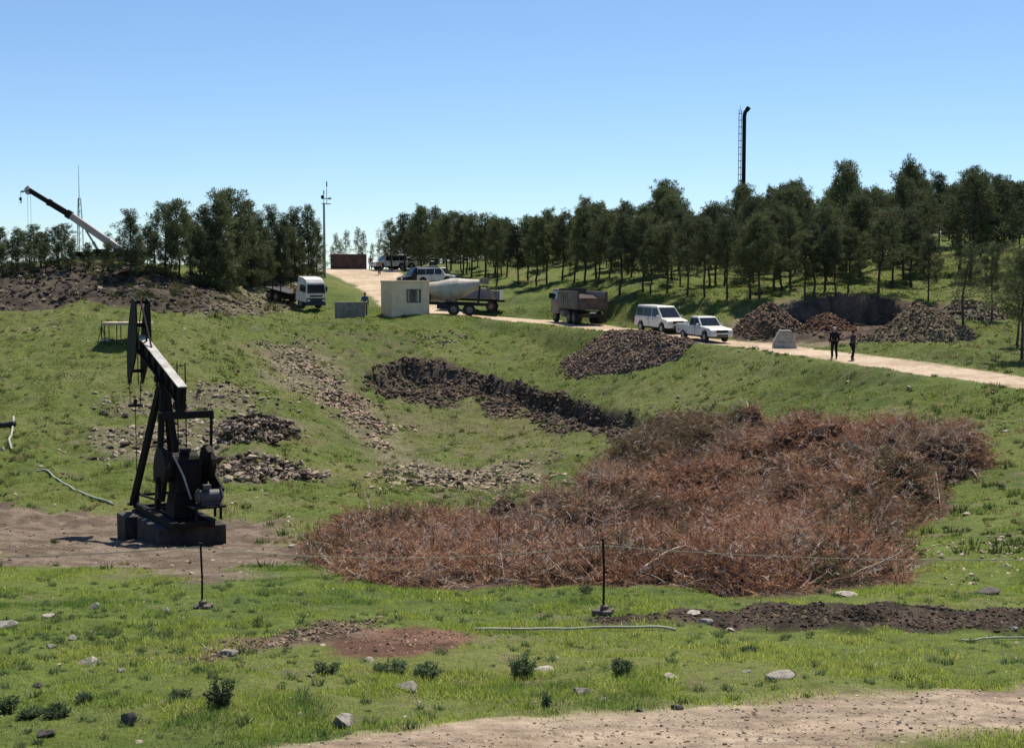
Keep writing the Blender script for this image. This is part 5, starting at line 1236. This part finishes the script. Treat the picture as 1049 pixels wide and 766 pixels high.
mb=MB(); mb.cyl((.38,0,zt2-.1),(.62,0,zt2+.25),.33,.33,n=12); mb.build('flare_tip',M['iron'],rt)
mb=MB()
for y in(-.22,.22):
    for x in(-.75,-.42): mb.tube([(x,y,0),(x,y,zt2-.1)],.03,4)
mb.tube([(-.58,0,zt2-.3),(-.58,0,zt2+.5)],.03,4)
k=1.
while k<zt2: mb.box((-.58,0,k),(.36,.46,.05)); mb.beam((-.58,0,k),(-.2,0,k),.05,.05); k+=.95 
mb.build('ladder',M['iron'],rt)
# ---------------------------------------------------------------- people
def skin(name,V,E,Rr,m,parent,root=0,sub=2):
    me=bpy.data.meshes.new(name); me.from_pydata([tuple(v) for v in V],E,[]); o=link(name,me,m,parent)
    o.modifiers.new('skin','SKIN').use_smooth_shade=True
    me.skin_vertices[0] if len(me.skin_vertices) else me.attributes
    if not me.skin_vertices:
        bpy.context.view_layer.objects.active=o
    return o,me
def skin_obj(name,V,E,Rr,m,parent,roots=(0,),sub=2):
    import bmesh
    bm=bmesh.new(); lay=bm.verts.layers.skin.verify()
    vs=[bm.verts.new(v) for v in V]
    for a,b in E: bm.edges.new((vs[a],vs[b]))
    for i,v in enumerate(vs):
        q=Rr[i]; v[lay].radius=q if hasattr(q,'__len__') else (q,q); v[lay].use_root=(i in roots)
    me=bpy.data.meshes.new(name); bm.to_mesh(me); bm.free()
    o=link(name,me,m,parent)
    s=o.modifiers.new('skin','SKIN'); s.use_smooth_shade=True
    u=o.modifiers.new('sub','SUBSURF'); u.levels=sub; u.render_levels=sub
    return o
def person(p,face,label,shirt,trous,hairm='hair',pose='stand',h=1.75,cap=False,group=None):
    """local +x = the way they face, +y = their left"""
    rt=empty('person',p,math.atan2(face[1],face[0]),label,'person',group); s=h/1.75; rt.scale=(s,s,s)
    # joints
    if pose=='stand':
        LL=[(0,.10,.92),(.02,.12,.50),(-.02,.13,.09),(.13,.14,.04)]; RL=[(0,-.10,.92),(.01,-.12,.50),(-.02,-.14,.09),(.13,-.16,.04)]
        LA=[(0,.19,1.42),(-.02,.25,1.14),(.05,.24,.90),(.07,.23,.82)]; RA=[(0,-.19,1.42),(-.02,-.26,1.14),(.06,-.25,.90),(.08,-.24,.82)]
    elif pose=='walk':
        LL=[(0,.10,.92),(.16,.10,.52),(.20,.10,.10),(.34,.11,.06)]; RL=[(0,-.10,.92),(-.04,-.10,.50),(-.28,-.10,.13),(-.16,-.11,.05)]
        LA=[(0,.19,1.42),(-.10,.25,1.15),(-.12,.24,.92),(-.12,.23,.84)]; RA=[(0,-.19,1.42),(.08,-.25,1.16),(.24,-.24,.98),(.31,-.22,.94)]
    elif pose=='bent':   # elbow out, hand on hip / pointing
        LL=[(0,.10,.92),(.12,.12,.50),(.08,.13,.09),(.22,.14,.04)]; RL=[(0,-.10,.92),(-.03,-.12,.48),(-.16,-.13,.10),(-.02,-.14,.05)]
        LA=[(0,.19,1.42),(.18,.30,1.26),(.40,.30,1.30),(.48,.29,1.32)]; RA=[(0,-.19,1.42),(-.06,-.27,1.15),(.02,-.26,.92),(.04,-.25,.84)]
    V=[(0,0,.94),(0,0,1.10),(-.01,0,1.30),(-.01,0,1.45),(.0,0,1.54),(.02,0,1.62),(.02,0,1.72)]; Rr=[(.15,.12),(.14,.11),(.17,.12),(.08,.07),(.055,.055),(.085,.095),(.07,.08)]
    E=[(0,1),(1,2),(2,3),(3,4),(4,5),(5,6)]
    V.append((.125,0,1.625)); Rr.append((.014,.014)); E.append((5,7))
    roots=[0]
    def chain(c,at0,rs):
        b=len(V); V.extend(c); Rr.extend([(q,q) for q in rs]); E.append((at0,b)); E.extend([(b+k,b+k+1) for k in range(len(c)-1)])
    chain(LL,0,(.095,.06,.042,.04)); chain(RL,0,(.095,.06,.042,.04)); chain(LA,2,(.06,.042,.03,.034)); chain(RA,2,(.06,.042,.03,.034))
    for A in(LA,RA):
        w=Vector(A[3]); d=(w-Vector(A[2])).normalized(); sd_=Vector((0,0,1)) if abs(d.z)<.5 else Vector((1,0,0)); nrm=d.cross(sd_).normalized()
        for k,(off,ln) in enumerate(((-.028,.065),(-.010,.08),(.010,.085),(.028,.075))):
            b=len(V); q=w+sd_*off+d*.01; V.extend([tuple(q),tuple(q+d*(.03+ln*.5)),tuple(q+d*(.03+ln)+nrm*.02)]); Rr.extend([(.010,.010),(.009,.009),(.007,.007)]); E.extend([(b,b+1),(b+1,b+2)]); roots.append(b)
        b=len(V); q=w+sd_*.02-d*.03; V.extend([tuple(q),tuple(q+sd_*.035+d*.03),tuple(q+sd_*.045+d*.06)]); Rr.extend([(.012,.012),(.010,.010),(.008,.008)]); E.extend([(b,b+1),(b+1,b+2)]); roots.append(b)
    skin_obj('body',V,E,Rr,M['skin'],rt,roots)
    # shirt with sleeves
    def sh(A): return [A[0],A[1],tuple(Vector(A[1]).lerp(Vector(A[2]),.85))]
    V2=[(0,0,.96),(0,0,1.12),(-.01,0,1.30),(-.01,0,1.46)]; R2=[(.17,.135),(.16,.13),(.19,.14),(.09,.085)]; E2=[(0,1),(1,2),(2,3)]
    for A in(LA,RA):
        b=len(V2); V2+=sh(A); R2+=[(.078,.078),(.06,.06),(.048,.048)]; E2+=[(2,b),(b,b+1),(b+1,b+2)]
    skin_obj('shirt',V2,E2,R2,M[shirt],rt)
    V3=[(0,0,.98)]; R3=[(.16,.13)]; E3=[]
    for A in(LL,RL):
        b=len(V3); V3+=[A[0],A[1],A[2]]; R3+=[(.11,.11),(.08,.08),(.065,.065)]; E3+=[(0,b),(b,b+1),(b+1,b+2)]
    skin_obj('trousers',V3,E3,R3,M[trous],rt)
    for A in(LL,RL):
        a=Vector(A[2]);b=Vector(A[3]); skin_obj('shoe',[a+Vector((-.05,0,-.03)),b+Vector((0,0,0))],[(0,1)],[(.05,.045),(.045,.035)],M['blackcloth'],rt)
    mb=MB(); mb.sphere((.0,0,1.685),.105,12,(1.05,.92,.95)); mb.build('cap' if cap else 'hair',M['hat'] if cap else M[hairm],rt,smooth=True)
    return rt
def pg(px,py,**k): return ground(px,py,**k)
def rd(px,d): return gd(px,d)
person(gd(855,78.6),(-.2,1),'person in black jacket and pale cap standing on the road, the left of two','navycloth','blackcloth',pose='stand',cap=True,h=1.82)
person(gd(874,77.5),(.95,.3),'person in plum grey top and black trousers striding on the road, the right of two','plumcloth','blackcloth',pose='bent',h=1.70)
person(gd(374,120),(.2,1),'person in blue shirt standing behind the concrete barrier','blueshirt','khaki',pose='stand',h=2.0)
person(gd(389,163),(0,-1),'person in pale top and dark trousers walking down the road above the booth','khakiload','blackcloth',pose='walk',h=1.75)
person(gd(380,176),(-.3,-1),'person in dark clothes standing in front of the rusty container','navycloth','blackcloth',pose='stand',h=1.75)
# ---------------------------------------------------------------- sky, sun, camera
EL=R(61); AZ=math.atan2(.40,.917)
w=bpy.data.worlds.new('World'); scene.world=w; w.use_nodes=True; nt=w.node_tree
sk=nt.nodes.new('ShaderNodeTexSky'); sk.sky_type='NISHITA'; sk.sun_disc=False; sk.sun_elevation=EL; sk.sun_rotation=AZ
sk.altitude=500; sk.air_density=.88; sk.dust_density=.15; sk.ozone_density=3.5
bg=nt.nodes['Background']; bg.inputs['Strength'].default_value=.093
vm=nt.nodes.new('ShaderNodeVectorMath'); vm.operation='MULTIPLY'; vm.inputs[1].default_value=(.90,.99,1.06)
nt.links.new(sk.outputs['Color'],vm.inputs[0]); nt.links.new(vm.outputs[0],bg.inputs['Color'])
sl=bpy.data.lights.new('sun','SUN'); sl.energy=4.9; sl.angle=R(.5); sl.color=(1,.925,.80)
so=bpy.data.objects.new('sun',sl); col.objects.link(so)
S=Vector((math.sin(AZ)*math.cos(EL),math.cos(AZ)*math.cos(EL),math.sin(EL)))
so.rotation_euler=S.to_track_quat('Z','Y').to_euler(); so.location=S*200
cam=bpy.data.cameras.new('camera'); co=bpy.data.objects.new('camera',cam); col.objects.link(co); scene.camera=co
cam.sensor_width=36; cam.lens=36*F/1049; cam.clip_end=6000; cam.clip_start=.1
co.location=(0,0,0); co.rotation_euler=(R(90)-TH,0,0)
scene.view_settings.view_transform='Standard'; scene.view_settings.look='None'; scene.view_settings.gamma=1; scene.view_settings.exposure=.42
scene.view_settings.use_curve_mapping=False
scene.render.engine='CYCLES'; scene.cycles.max_bounces=6; scene.cycles.transparent_max_bounces=4
